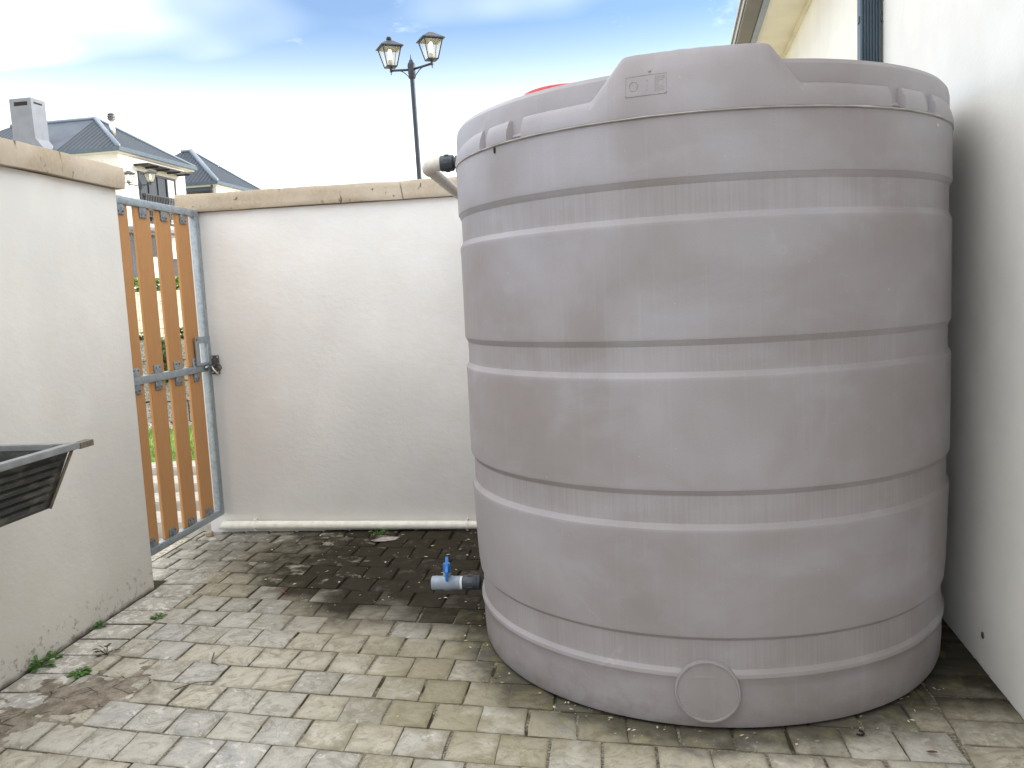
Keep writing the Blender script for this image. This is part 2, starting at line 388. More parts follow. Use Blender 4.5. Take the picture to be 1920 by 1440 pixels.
def mat_soil():
    m = Mat('dried mud'); p = m.pos()
    n = m.noise(p, 16, 5, .6); f = m.noise(p, 150, 3, .7)
    c = m.mix(m.ramp(n, .35, .65), (.22, .185, .145), (.37, .325, .26)); c = m.mix(m.ramp(f, .4, .7, 0, .4), c, (.11, .085, .06))
    cr = m.math('MULTIPLY', m.ramp(m.voro(p, 11, 'DISTANCE_TO_EDGE'), 0, .035, 1, 0), m.ramp(m.noise(p, 7, 3), .45, .55))
    c = m.mix(m.math('MULTIPLY', cr, .8), c, (.045, .033, .022))
    return m.set(c, .97, 0, m.bump(m.math('SUBTRACT', f, cr), .8, .005), .1)
MAT_SOIL = mat_soil()
MAT_LITTER = mat_plain('dry leaf bits', (.50, .45, .33), .8, var=.5, vs_=30)
MAT_TWIG = mat_plain('twig bark', (.09, .06, .04), .9, var=.3, vs_=60)
def mat_lampglass():
    m = Mat('lamp glass')
    m.set((.80, .77, .58), .35, 0, None, .3)
    m.b.inputs['Alpha'].default_value = .24
    return m.m
MAT_LAMPGLASS = mat_lampglass()
def mat_bulb():
    m = Mat('glowing bulb'); m.set((.9, .85, .7), .4)
    m.b.inputs['Emission Color'].default_value = (1, .86, .58, 1); m.b.inputs['Emission Strength'].default_value = 1.4
    return m.m
MAT_BULB = mat_bulb()
MAT_BULBBASE = mat_plain('bulb holder', (.35, .33, .28), .6)
MAT_BALL = mat_plain('blue ball', (.06, .08, .28), .4)

# ------------------------------------------------------------------ object helpers
def link(name, bm, mat, parent=None, smooth=False, loc=None):
    me = bpy.data.meshes.new(name); bm.to_mesh(me); bm.free()
    me.materials.append(mat)
    if smooth: me.polygons.foreach_set('use_smooth', [True]*len(me.polygons))
    o = bpy.data.objects.new(name, me); COL.objects.link(o)
    if parent is not None: o.parent = parent
    if loc is not None: o.location = loc
    return o
def autosmooth(o, ang=35):
    me = o.data
    me.polygons.foreach_set('use_smooth', [True]*len(me.polygons))
    try: me.set_sharp_from_angle(angle=R(ang))
    except Exception: pass
    return o
def tag(o, label=None, cat=None, group=None, kind=None):
    if label: o['label'] = label
    if cat: o['category'] = cat
    if group: o['group'] = group
    if kind: o['kind'] = kind
    return o
def empty(name, loc=(0, 0, 0), rz=0.0):
    o = bpy.data.objects.new(name, None); COL.objects.link(o); o.location = loc; o.rotation_euler = (0, 0, rz); o.empty_display_size = .1
    return o
def box(bm, x0, x1, y0, y1, z0, z1, mtx=None):
    v = [bm.verts.new((x, y, z)) for z in (z0, z1) for y in (y0, y1) for x in (x0, x1)]
    for f in ((0, 2, 3, 1), (4, 5, 7, 6), (0, 1, 5, 4), (2, 6, 7, 3), (0, 4, 6, 2), (1, 3, 7, 5)):
        bm.faces.new([v[i] for i in f])
    if mtx is not None:
        for q in v: q.co = mtx @ q.co
    return v
def bbox_obj(name, dims, mat, parent=None, bev=0.0, seg=2):
    bm = bmesh.new(); box(bm, *dims)
    if bev: bmesh.ops.bevel(bm, geom=list(bm.edges), offset=bev, segments=seg, affect='EDGES', profile=.5)
    o = link(name, bm, mat, parent)
    if bev: autosmooth(o)
    return o
def tube(bm, a, b, r, n=10, r2_=None, cap=True):
    a, b = Vector(a), Vector(b); d = (b-a); L = d.length
    if L < 1e-6: return
    q = d.to_track_quat('Z', 'Y').to_matrix()
    r2_ = r if r2_ is None else r2_
    A = [bm.verts.new(a + q @ Vector((r*math.cos(2*math.pi*i/n), r*math.sin(2*math.pi*i/n), 0))) for i in range(n)]
    B = [bm.verts.new(b + q @ Vector((r2_*math.cos(2*math.pi*i/n), r2_*math.sin(2*math.pi*i/n), 0))) for i in range(n)]
    for i in range(n): bm.faces.new((A[i], A[(i+1) % n], B[(i+1) % n], B[i]))
    if cap: bm.faces.new(A[::-1]); bm.faces.new(B)
def path_tube(bm, pts, r, n=10, cap=True):
    pts = [Vector(p) for p in pts]; rings = []
    up = None
    for i, p in enumerate(pts):
        d = (pts[min(i+1, len(pts)-1)] - pts[max(i-1, 0)]).normalized()
        if up is None: up = d.orthogonal().normalized()
        up = (up - d*up.dot(d)).normalized(); s = d.cross(up)
        rr = r[i] if isinstance(r, (list, tuple)) else r
        rings.append([bm.verts.new(p + up*(rr*math.cos(2*math.pi*k/n)) + s*(rr*math.sin(2*math.pi*k/n))) for k in range(n)])
    for a, b in zip(rings, rings[1:]):
        for k in range(n): bm.faces.new((a[k], a[(k+1) % n], b[(k+1) % n], b[k]))
    if cap: bm.faces.new(rings[0][::-1]); bm.faces.new(rings[-1])
def lathe(bm, prof, n=32, mtx=None, cap=True):
    rings = []
    for r, z in prof:
        rings.append([bm.verts.new((r*math.cos(2*math.pi*k/n), r*math.sin(2*math.pi*k/n), z)) for k in range(n)])
    for a, b in zip(rings, rings[1:]):
        for k in range(n): bm.faces.new((a[k], a[(k+1) % n], b[(k+1) % n], b[k]))
    if cap: bm.faces.new(rings[0][::-1]); bm.faces.new(rings[-1])
    if mtx is not None:
        for ring in rings:
            for v in ring: v.co = mtx @ v.co
def prism(bm, poly, axis, lo, hi):
    """poly: list of 2D points in the plane normal to axis ('x','y','z')"""
    def P(u, v, w): return {'x': (w, u, v), 'y': (u, w, v), 'z': (u, v, w)}[axis]
    A = [bm.verts.new(P(u, v, lo)) for u, v in poly]; B = [bm.verts.new(P(u, v, hi)) for u, v in poly]
    n = len(poly)
    for i in range(n): bm.faces.new((A[i], A[(i+1) % n], B[(i+1) % n], B[i]))
    bm.faces.new(A[::-1]); bm.faces.new(B)
    bmesh.ops.recalc_face_normals(bm, faces=list(bm.faces))
def nz(x, y=0.0, z=0.0): return mnoise.noise(Vector((x, y, z)))

# ================================================================== SETTING: terrain
TX, TY, TR = .337, 3.364, .91               # tank axis and radius
HW_X, HW_T = 1.0243, math.tan(R(4.658))     # house wall face: x = HW_X + HW_T*y
RW_Y = 9.9                                  # stone retaining wall
def terr(x, y):
    if y < RW_Y + .12: return -.07
    z = 1.02 + (y - RW_Y)*.058
    return min(z, 2.42)
bm = bmesh.new()
xs = [-600, -200, -60, -30, -20, -14, -10, -8, -6, -4, -2, 2, 8, 20, 60, 200, 600]
ys = [-400, -60, -10, 0, 4, 6, 8, RW_Y+.10, RW_Y+.14, 12, 16, 20, 24, 28, 32, 34, 60, 200, 900]
g = [[bm.verts.new((x, y, terr(x, y))) for x in xs] for y in ys]
for j in range(len(ys)-1):
    for i in range(len(xs)-1): bm.faces.new((g[j][i], g[j][i+1], g[j+1][i+1], g[j+1][i]))
tag(link('ground', bm, MAT_SANDY), kind='structure')

# pavement bed (the joints) and its pavers
pave = bbox_obj('pavement', (-2.58, 1.9, -3.0, 4.95, -.060, -.0075), MAT_BED); tag(pave, kind='structure')

def yrow(r, x): return r - .1*x + .0133*x*x
def hidden(x, y):
    # behind or below the tank as seen from the yard
    if math.hypot(x-TX, y-TY) < .70: return True
    d = math.hypot(x, y); ux, uy = x/d, y/d
    t = TX*ux + TY*uy; perp = abs(TX*uy - TY*ux)
    return perp < .80 and d > t
def paver_bm(c, tilt=(0, 0), dz=0.0, bm=None, off=(0, 0)):
    """c: four plan corners counter-clockwise. A riven block: rounded rim, uneven 3x3 top, skirt."""
    bm = bm or bmesh.new()
    ctr = Vector((sum(p[0] for p in c)/4, sum(p[1] for p in c)/4, 0))
    C = [Vector((p[0], p[1], 0)) for p in c]
    def P(u, v): return (C[0]*(1-u)+C[1]*u)*(1-v) + (C[3]*(1-u)+C[2]*u)*v
    def h(p): return dz + tilt[0]*(p.x-ctr.x) + tilt[1]*(p.y-ctr.y) + .0016*nz(p.x*23+5, p.y*23, dz*900)
    k = .045; us = (k, .36, .66, 1-k)
    top = [[None]*4 for _ in range(4)]
    for j in range(4):
        for i in range(4):
            p = P(us[i], us[j]); top[j][i] = bm.verts.new((p.x-off[0], p.y-off[1], h(p) + (.0012*nz(p.x*41, p.y*41) if 0 < i < 3 and 0 < j < 3 else 0)))
    for j in range(3):
        for i in range(3): bm.faces.new((top[j][i], top[j][i+1], top[j+1][i+1], top[j+1][i]))
    idx = [(i, 0) for i in range(4)] + [(3, j) for j in range(1, 4)] + [(i, 3) for i in (2, 1, 0)] + [(0, j) for j in (2, 1)]
    uo = (0, .33, .67, 1); rim = []; foot = []
    for i, j in idx:
        p = P(uo[i], uo[j]); jit = Vector((nz(p.x*31, p.y*31, 3), nz(p.x*31, p.y*31, 9), 0))*.0035; p = p + jit
        rim.append(bm.verts.new((p.x-off[0], p.y-off[1], h(p)-.0042))); foot.append(bm.verts.new((p.x-off[0], p.y-off[1], -.03)))
    inner = [top[j][i] for i, j in idx]; n = len(idx)
    for a in range(n):
        b = (a+1) % n
        bm.faces.new((inner[b], inner[a], rim[a], rim[b])); bm.faces.new((rim[b], rim[a], foot[a], foot[b]))
    bmesh.ops.recalc_face_normals(bm, faces=list(bm.faces))
    return bm
quads = []
PITX, PITY, GAP = .1605, .1685, .0075
def left_lim(y): return -2.068 + .012*nz(y*3) if y < 3.93 else -2.56
def right_lim(y): return 1.0 + .09*(y-2.55)
k0 = -12
for k in range(k0, 18):
    ra = 2.245 + PITY*k; ph = .0985 if k % 2 == 0 else .1755
    for j in range(-20, 12):
        x0 = ph + PITX*j + random.uniform(-.004, .004); x1 = x0 + PITX
        ym = yrow(ra + PITY/2, (x0+x1)/2)
        if ym > 4.90: continue
        lean = .012*(ym-2.4)*max(0, -x0-.8)
        x0 -= lean; x1 -= lean
        L, Rr = left_lim(ym), right_lim(ym)
        if x1 < L + .035 or x0 > Rr - .035: continue
        a, b = max(x0, L) + GAP/2, min(x1, Rr) - GAP/2
        jt = lambda: random.uniform(-.002, .002)
        c = [(a+jt(), yrow(ra, a)+GAP/2+jt()), (b+jt(), yrow(ra, b)+GAP/2+jt()), (b+jt(), yrow(ra+PITY, b)-GAP/2+jt()), (a+jt(), yrow(ra+PITY, a)-GAP/2+jt())]
        c = [(p[0], min(p[1], 4.80)) for p in c]
        if c[3][1]-c[0][1] < .03: continue
        quads.append((c, ym, (a+b)/2))
y = .2
while y < 3.90:
    y1 = y + .165 + random.uniform(-.01, .01); e = left_lim(y) - .004
    jt = lambda s=.005: random.uniform(-s, s)
    quads.append(([(-2.303, y+.008), (e+jt(), y+.008+jt()), (e+jt(), y1-.008+jt()), (-2.303, y1-.008)], (y+y1)/2, -2.19)); y = y1
y = .3
while y < 4.7:
    y1 = y + .152 + random.uniform(-.006, .006)
    a0, a1 = right_lim(y)+.004, right_lim(y1)+.004
    b0, b1 = HW_X + HW_T*y - .004, HW_X + HW_T*y1 - .004
    quads.append(([(a0, y+.004), (b0, y+.004-.02), (b1, y1-.004-.02), (a1, y1-.004)], (y+y1)/2, (a0+b0)/2)); y = y1
rest = bmesh.new(); npav = 0
for c, ym, xm in quads:
    tilt = (random.gauss(0, .008), random.gauss(0, .008)); dz = random.gauss(0, .0012)
    vis = 2.06 < ym and not hidden(xm, ym) and (abs(xm/ym - .0) < 1.1)
    if vis and npav < 299:
        ctr = (sum(p[0] for p in c)/4, sum(p[1] for p in c)/4)
        o = link('paver', paver_bm(c, tilt, dz, None, ctr), MAT_PAVER, pave, loc=(ctr[0], ctr[1], 0)); npav += 1
        autosmooth(o, 50)
    else:
        paver_bm(c, tilt, dz, rest)
o = link('paver_field', rest, MAT_PAVER, pave); o['kind'] = 'stuff'
print('pavers', npav, len(quads))

# ================================================================== YARD WALLS
def coping(name, x0, x1, y0, y1, z0, z1, parent, seed):
    """cast coping with a worn, slightly wavy face"""
    along_x = (x1-x0) > (y1-y0); L = (x1-x0) if along_x else (y1-y0); n = int(L/.035)
    w0, w1 = (y0, y1) if along_x else (x0, x1)
    prof = []
    for t in (0, .12, .3, .5, .7, .88, 1): prof.append((w0, z0+(z1-z0)*t))
    for t in (.06, .3, .6, .94): prof.append((w0+(w1-w0)*t, z1+.004*math.sin(math.pi*t)))
    for t in (1, .5, 0): prof.append((w1, z0+(z1-z0)*t))
    bm = bmesh.new(); rings = []
    for i in range(n+1):
        s = (x0 if along_x else y0) + L*i/n; ring = []
        for a, (w, z) in enumerate(prof):
            edge = 1.0 if a in (0, 6, 7, 10, 11, 13) else .0
            dw = .0035*nz(s*6, z*14, seed) + .002*nz(s*23, z*30, seed+4) ; dzz = .0035*nz(s*5, w*9, seed+8)
            inn = .004*edge + (.006*max(0, nz(s*11, z*7, seed+2)) if edge else 0)
            ww = w + dw + (inn if w < (w0+w1)/2 else -inn)
            z_ = z + dzz + (-inn*.6 if z > (z0+z1)/2 else inn*.4)
            ring.append(bm.verts.new((s, ww, z_) if along_x else (ww, s, z_)))
        rings.append(ring)
    m = len(prof)
    for a, b in zip(rings, rings[1:]):
        for k in range(m): bm.faces.new((a[k], a[(k+1) % m], b[(k+1) % m], b[k]))
    bm.faces.new(rings[0]); bm.faces.new(rings[-1][::-1])
    bmesh.ops.recalc_face_normals(bm, faces=list(bm.faces))
    return autosmooth(link(name, bm, MAT_COPING, parent), 40)
wl_ = bbox_obj('boundary_wall', (-2.510, -2.3144, -3.2, 3.785, -.12, 1.970), MAT_WALL, bev=.006)
tag(wl_, 'plastered boundary wall on the left with a sink on it and a pitted beige coping', 'wall', 'plastered yard walls')
coping('coping', -2.545, -2.284, -3.2, 3.822, 1.9705, 2.076, wl_, 1.0)
wb = bbox_obj('boundary_wall', (-2.500, 1.400, 4.7618, 4.960, -.12, 1.955), MAT_BACKWALL, bev=.006)
tag(wb, 'plastered back wall behind the gate and the tank, with a pipe along its foot', 'wall', 'plastered yard walls')
coping('coping', -2.530, 1.395, 4.732, 4.994, 1.9555, 2.064, wb, 5.0)

# ================================================================== THE HOUSE ON THE RIGHT
house = empty('house', (HW_X, 0, 0), -R(4.658))
tag(house, 'cream plastered house wall close beside the tank with a fluted downpipe and soffit', 'house')
bbox_obj('wall', (0, 8.0, -5.0, 10.0, -.12, 3.424), MAT_HOUSEWALL, house)
bm = bmesh.new(); prism(bm, [(-.36, 3.455), (-.36, 3.56), (4.0, 4.98), (8.36, 3.56), (8.36, 3.455), (4.0, 4.86)], 'y', -5.3, 10.3)
link('roof', bm, MAT_ROOF_Y, house)  # unseen roof put in to shade the yard, pitched low to admit sky
bm = bmesh.new(); prism(bm, [(-.04, 3.5), (3.9, 4.75), (4.1, 4.75), (8.04, 3.5)], 'y', -5.0, 10.0); link('gable', bm, MAT_HOUSEWALL, house)
bbox_obj('soffit', (-.300, -.002, -5.2, 10.2, 3.424, 3.450), MAT_SOFFIT, house)
bbox_obj('cornice', (-.022, -.001, -5.2, 10.0, 3.392, 3.4235), MAT_SOFFIT, house)
bbox_obj('fascia_board', (-.350, -.302, -5.25, 10.25, 3.400, 3.60), MAT_FLASH, house)
gut = empty('gutter'); gut.parent = house
bm = bmesh.new(); prism(bm, [(-.353, 3.41), (-.353, 3.56), (-.36, 3.56), (-.36, 3.425), (-.452, 3.425), (-.468, 3.545), (-.476, 3.545), (-.462, 3.41)], 'y', -5.25, 10.25)
link('gutter_trough', bm, MAT_BRONZE, gut)
for q in ((-.484, -.4765, 3.525, 3.550), (-.477, -.469, 3.440, 3.462)):
    bm = bmesh.new(); box(bm, q[0], q[1], -5.25, 10.25, q[2], q[3]); link('gutter_lip', bm, MAT_GUTLIP, gut)
# fluted downpipe standing against the wall behind the tank
dp = empty('downpipe'); dp.parent = house
bm = bmesh.new(); n = 7
front, side = [], []
x0, x1, y0, y1 = -.106, -.012, 4.375, 4.45
poly = []
for i in range(n):
    a = x0 + (x1-x0)*i/n; w = (x1-x0)/n
    poly += [(a+w*.1, y0+.007), (a+w*.3, y0), (a+w*.7, y0), (a+w*.9, y0+.007)]
poly += [(x1, y0+.01), (x1, y1), (x0, y1), (x0, y0+.01)]
prism(bm, poly, 'z', .05, 3.18)
link('pipe_shaft', bm, MAT_DOWNPIPE, dp)
for z in (2.62, 1.2):
    bm = bmesh.new(); box(bm, x0-.006, -.001, y0+.014, y0+.044, z, z+.03); link('pipe_strap', bm, MAT_GUTTER, dp)
bm = bmesh.new(); prism(bm, [(-.106, 3.18), (-.012, 3.18), (-.33, 3.41), (-.43, 3.41)], 'y', y0+.004, y1-.002); link('pipe_offset', bm, MAT_DOWNPIPE, dp)
# weep hole low in the house wall
bm = bmesh.new(); lathe(bm, [(.012, 0), (.012, .003), (.008, .0035), (.006, .001)], 16, Matrix.Translation((-.001, 2.95, .115)) @ Matrix.Rotation(-R(90), 4, 'Y'))
link('weep_hole', bm, MAT_DARKSTEEL, house)

# ================================================================== WATER TANK
tank = empty('water_tank', (TX, TY, 0))
tag(tank, 'big taupe plastic water storage tank with moulded bands in the corner of the yard', 'water tank')
FRONT = math.atan2(-TY, -TX)               # direction from tank axis towards the camera
def warp(a, z):
    return .0035*nz(math.cos(a)*1.6, math.sin(a)*1.6, z*1.1) + .0012*nz(math.cos(a)*6, math.sin(a)*6, z*4)
prof = [(.0, .004), (.80, .004), (.866, .005), (.880, .012), (.886, .028), (.889, .08), (.890, .14), (.892, .165)]
def band(dtop, dbot, lt, lb, R0):
    rec = R0 - .0105; lb += .004
    # rising: ledge bottom (lb) out -> recessed (lt) ; recess up to dbot ; overhang out at dtop
    return [(R0+.0005, lb-.012), (R0, lb-.003), (R0-.0008, lb), (R0-.0025, lb+.0018), (rec+.002, lt-.0025), (rec+.0005, lt-.0005), (rec, lt+.003), (rec, lt+.012), (rec, (lt+dbot)/2), (rec, dbot-.010), (rec, dbot-.002), (rec+.0008, dbot), (rec+.002, dbot+.0015), (R0-.002, dtop-.0015), (R0-.0005, dtop), (R0, dtop+.003), (R0+.0005, dtop+.012)]
prof += band(.307, .296, .203, .186, .897)
prof += [(.901, .36), (.9045, .45), (.907, .55), (.9085, .61)]
prof += band(.768, .752, .664, .643, .910)
prof += [(.9105, .84), (.9107, .92), (.911, 1.0), (.911, 1.07)]
prof += band(1.222, 1.205, 1.126, 1.105, .911)
prof += [(.9112, 1.3), (.9112, 1.4), (.911, 1.48), (.911, 1.53)]
prof += band(1.690, 1.672, 1.585, 1.563, .911)
prof += [(.911, 1.74), (.911, 1.80), (.9105, 1.862), (.908, 1.866), (.906, 1.868), (.904, 1.94), (.9035, 1.975), (.899, 1.994), (.888, 2.008), (.86, 2.014), (.80, 2.022), (.6, 2.06), (.35, 2.095), (.25, 2.105), (.02, 2.11)]
def front(a):
    d = abs((math.degrees(a) + 90 + 180) % 360 - 180); u = max(0, min(1, (80-d)/45)); return u*u*(3-2*u)
bm = bmesh.new(); NS = 288; rings = []
for r, z in prof:
    ring = []
    for k in range(NS):
        a = 2*math.pi*k/NS; rr = r + (warp(a, z) if r > .3 and z > .01 else 0)
        if z > 1.8675 and r > .7: rr -= .016*front(a)
        ring.append(bm.verts.new((rr*math.cos(a), rr*math.sin(a), z)))
    rings.append(ring)
for a, b in zip(rings, rings[1:]):
    for k in range(NS): bm.faces.new((a[k], a[(k+1) % NS], b[(k+1) % NS], b[k]))
bm.faces.new(rings[-1])
body = autosmooth(link('tank_body', bm, MAT_TANK, tank), 20)
# shoulder ring: raised roll on the shoulder, notched at both sides, with a tall lug in front
def sm(a, b, x):
    # straight ramp with short rounded ends
    t = (x-a)/(b-a); e = .10
    if t <= -e: return 0.0
    if t >= 1+e: return 1.0
    if t < e: return (t+e)**2/(4*e)
    if t > 1-e: return 1-(1+e-t)**2/(4*e)
    return t
def lug(d):      # d degrees from FRONT direction (towards +x positive)
    return sm(-23.8, -17.6, d) * (1-sm(9.2, 14.6, d))
NOTCH = [(-53.2, 1.35), (-42.0, 2.0), (35.8, 1.9), (47.2, 1.9)]
def notch(d):
    v = 0.0
    for c, w in NOTCH:
        v = max(v, 1 - sm(w-.10, w+.10, abs(d-c)))
    return v
bm = bmesh.new(); rings = []
angs = []
d = -180.0
while d < 180:
    angs.append(d)
    near = min(abs(abs(d-c)-w) for c, w in NOTCH)
    d += .05 if near < .16 else (.35 if -30 < d < 60 or -60 < d < -20 else .8)
for d in angs:
    # world angle of the point: image angle convention: x=+sin, y=-cos about the tank axis
    a = R(d) - math.pi/2
    H = lug(d); nt = notch(d) * (0 if H > .5 else 1)
    base_top = .068 + .003*nz(d*.08, 2) + .0012*nz(d*.5, 6); top = 1.868 + base_top + .118*H
    lean = .004 + .022*H
    fr = front(a); ro = .9125 + .0065*fr - .030*nt
    rl = ro - .004
    P = [(ro-.006, 1.8655), (ro, 1.870), (ro+.001*(1-nt), 1.885), (rl, 1.868 + base_top*.55 + .03*H)]
    er = .026
    P += [(rl-lean*.35, 1.868 + (top-1.868)*.62), (rl-lean*.75, top-er), (rl-lean-.003, top-er*.50), (rl-lean-.009, top-er*.16), (rl-lean-.018, top-.001), (rl-lean-.026, top)]
    if nt > .01:
        P[2] = (ro+.010*nt, 1.880); P[3] = (ro, 1.893)
    back = .05 + .20*H
    P += [((.885-back*.5-.01)*H + (1-H)*(.903-.015*fr), top-.002*H-.004*(1-H)), ((.885-back)*H + (1-H)*(.893-.015*fr), min(top, 2.0)-.012)]
    ring = []
    for r, z in P:
        rr = r + warp(a, z)
        ring.append(bm.verts.new((rr*math.cos(a), rr*math.sin(a), z)))
    rings.append(ring)
n = len(rings)
for i in range(n):
    a, b = rings[i], rings[(i+1) % n]
    for k in range(len(a)-1): bm.faces.new((a[k], b[k], b[k+1], a[k+1]))
bmesh.ops.recalc_face_normals(bm, faces=list(bm.faces))
autosmooth(link('shoulder_ring', bm, MAT_TANK, tank), 42)
# parting seam: a thin ragged flash line
bm = bmesh.new(); pr = []
for k in range(NS*2):
    a = 2*math.pi*k/(NS*2); w = warp(a, 1.868)
    t = .0016 + .0012*max(0, nz(a*14, 1)); q = .9115+.0055*front(a)+w+.0015*nz(a*22, 5); z = 1.8672 + .001*nz(a*9, 8)
    pr.append([bm.verts.new((rr*math.cos(a), rr*math.sin(a), zz_)) for rr, zz_ in ((q-.012, z-t), (q+.0025, z-t*.7), (q+.0025, z+t*.7), (q-.012, z+t))])
for a, b in zip(pr, pr[1:]+pr[:1]):
    for k in range(3): bm.faces.new((a[k], b[k], b[k+1], a[k+1]))
bmesh.ops.recalc_face_normals(bm, faces=list(bm.faces))
link('seam', bm, MAT_SEAM, tank, True)
# moulded round outlet boss near the foot
def tank_frame(d, r, z):
    """matrix: local z outward from the tank at angle d, local x to the right seen from the camera, local y up"""
    a = R(d) - math.pi/2; o = Vector((math.cos(a), math.sin(a), 0)); up = Vector((0, 0, 1)); s = up.cross(o)
    m = Matrix.Identity(4)
    for i in range(3): m[i][0] = s[i]; m[i][1] = up[i]; m[i][2] = o[i]
    m.translation = o*r + Vector((0, 0, z)); return m
bm = bmesh.new()
lathe(bm, [(.100, -.035), (.100, .001), (.0985, .0052), (.096, .0062), (.0925, .0052), (.091, .0012), (.06, .0005), (.002, .0005)], 72, tank_frame(-4.7, .896, .134))
autosmooth(link('outlet_boss', bm, MAT_TANK, tank), 40)
# embossed maker's plate on the lug
pl = empty('embossed_plate'); pl.parent = tank
PA = R(-13.1) - math.pi/2
pm = tank_frame(-13.1, .9112 + warp(PA, 1.956), 1.956) @ Matrix.Rotation(-R(10.6), 4, 'X')
def onplate(x, y, h=0.0):
    curve = -(x*x)/(2*.9)
    return pm @ Vector((x, y, h + curve))
def strip(bm, pts, r=.0009, n=6): path_tube(bm, [onplate(*p) for p in pts], r, n)
PWW, PHH = .0585, .0295
bm = bmesh.new()
def seg(a, b, n=10): return [(a[0]+(b[0]-a[0])*i/n, a[1]+(b[1]-a[1])*i/n) for i in range(n+1)]
strip(bm, seg((-PWW, -PHH), (PWW, -PHH)) + seg((PWW, -PHH), (PWW, PHH)) + seg((PWW, PHH), (-PWW, PHH)) + seg((-PWW, PHH), (-PWW, -PHH)))
link('plate_border', bm, MAT_TANK, pl, True)
bm = bmesh.new()
strip(bm, [(-.0355+.0125*math.cos(2*math.pi*i/24), .0005+.0135*math.sin(2*math.pi*i/24)) for i in range(25)], .0014)
strip(bm, [(-.0405, .0065), (-.0365, .0030), (-.0345, .0000)], .0008); strip(bm, [(-.0370, -.0050), (-.0350, -.0075), (-.0330, -.0050)], .0008); strip(bm, [(-.0290, -.0010), (-.0270, -.0045)], .0008)
link('round_emblem', bm, MAT_TANK, pl, True)
for y in (.0125, -.0015, -.0150):
    bm = bmesh.new(); strip(bm, [(.0035, y-.0018), (.0035, y+.0018)], .0011); link('raised_mark', bm, MAT_TANK, pl, True)
bm = bmesh.new()
for j in range(9):
    for i in range(6):
        if (i, j) in ((5, 2), (4, 3), (3, 3), (5, 3), (2, 4), (3, 4), (4, 4), (5, 4), (5, 5), (4, 5)): continue
        c = (.0270+i*.0050, .0215-j*.0052)
        lathe(bm, [(.0017, -.001), (.0016, .0006), (.0008, .0013)], 6, Matrix.Translation(onplate(*c)) @ pm.to_3x3().to_4x4())
tag(link('dot_grid', bm, MAT_TANK, pl), kind='stuff')
bm = bmesh.new(); lathe(bm, [(.0042, -.001), (.0036, .0020), (.0015, .0034)], 12, Matrix.Translation(onplate(.011, .040)) @ pm.to_3x3().to_4x4()); link('moulding_nub', bm, MAT_TANK, tank, True)
# small pimple high on the right
bm = bmesh.new(); lathe(bm, [(.006, -.002), (.005, .003), (.002, .005)], 12, tank_frame(50.5, .911, 1.838)); link('moulding_nub', bm, MAT_SEAM, tank, True)
bm = bmesh.new(); box(bm, -.0035, .0035, -.009, .009, -.002, .004, tank_frame(-49.0, .911, 1.853)); link('rim_clip', bm, MAT_SHADOWGAP, tank)
# red lid on the tank roof
lid = empty('tank_lid', (-.465, .10, 0)); lid.parent = tank
bm = bmesh.new(); lathe(bm, [(.190, 2.02), (.190, 2.157), (.185, 2.172), (.16, 2.181), (.01, 2.187)], 48); autosmooth(link('lid_cap', bm, MAT_RED, lid), 30)

# ---- outlet ball valve low on the left of the tank
vx, vz = -.572, .166
valve = empty('ball_valve', (vx, TY, vz)); tag(valve, 'grey ball valve with a blue butterfly handle at the foot of the tank', 'valve')
RX = Matrix.Rotation(-R(90), 4, 'Y')     # lathe z -> -x
bm = bmesh.new(); lathe(bm, [(.0305, .006), (.0325, .014), (.0305, .019)], 24, RX); link('gasket', bm, MAT_BLACKPL, valve, True)
bm = bmesh.new(); lathe(bm, [(.028, .018), (.0305, .022), (.0305, .080), (.0285, .084)], 24, RX); autosmooth(link('black_coupling', bm, MAT_BLACKPL, valve), 40)
for k in range(6):
    bm = bmesh.new(); box(bm, -.062, -.040, -.007, .007, .028, .0335, Matrix.Rotation(2*math.pi*k/6, 4, 'X')); link('coupling_rib', bm, MAT_BLACKPL, valve)
bm = bmesh.new(); lathe(bm, [(.0275, .082), (.0275, .094)], 24, RX); link('thread_tape', bm, MAT_WHITE, valve, True)
bm = bmesh.new(); lathe(bm, [(.026, .092), (.029, .094), (.029, .125), (.0315, .133), (.0325, .150), (.0315, .166), (.0295, .174), (.0295, .214), (.0280, .217), (.0235, .217), (.0225, .180), (.001, .176)], 28, RX)
autosmooth(link('valve_body', bm, MAT_VALVE, valve), 40)
bm = bmesh.new(); lathe(bm, [(.017, .026), (.017, .044), (.014, .047)], 20, Matrix.Translation((-.150, 0, 0))); autosmooth(link('valve_collar', bm, MAT_VALVE, valve), 40)
hd = empty('valve_handle', (-.150, 0, .040), R(-80)); hd.parent = valve
bm = bmesh.new(); lathe(bm, [(.0150, .0), (.0165, .034), (.0170, .042), (.0150, .046), (.004, .047)], 20); autosmooth(link('handle_hub', bm, MAT_BLUE, hd), 35)
for s in (1, -1):
    bm = bmesh.new()
    # wing of the butterfly grip, tapering outwards
    P = [(.010, .044), (.030, .040), (.056, .036), (.064, .028), (.063, -.010), (.056, -.016), (.034, -.006), (.010, .002)] if s > 0 else [(.010, .044), (.030, .046), (.056, .056), (.066, .054), (.068, .030), (.056, .006), (.030, .000), (.010, .002)]
    prism(bm, [(s*u, v) for u, v in P], 'y', -.0065, .0065)
    bmesh.ops.bevel(bm, geom=list(bm.edges), offset=.002, segments=2, affect='EDGES')
    autosmooth(link('handle_wing', bm, MAT_BLUE, hd), 40)

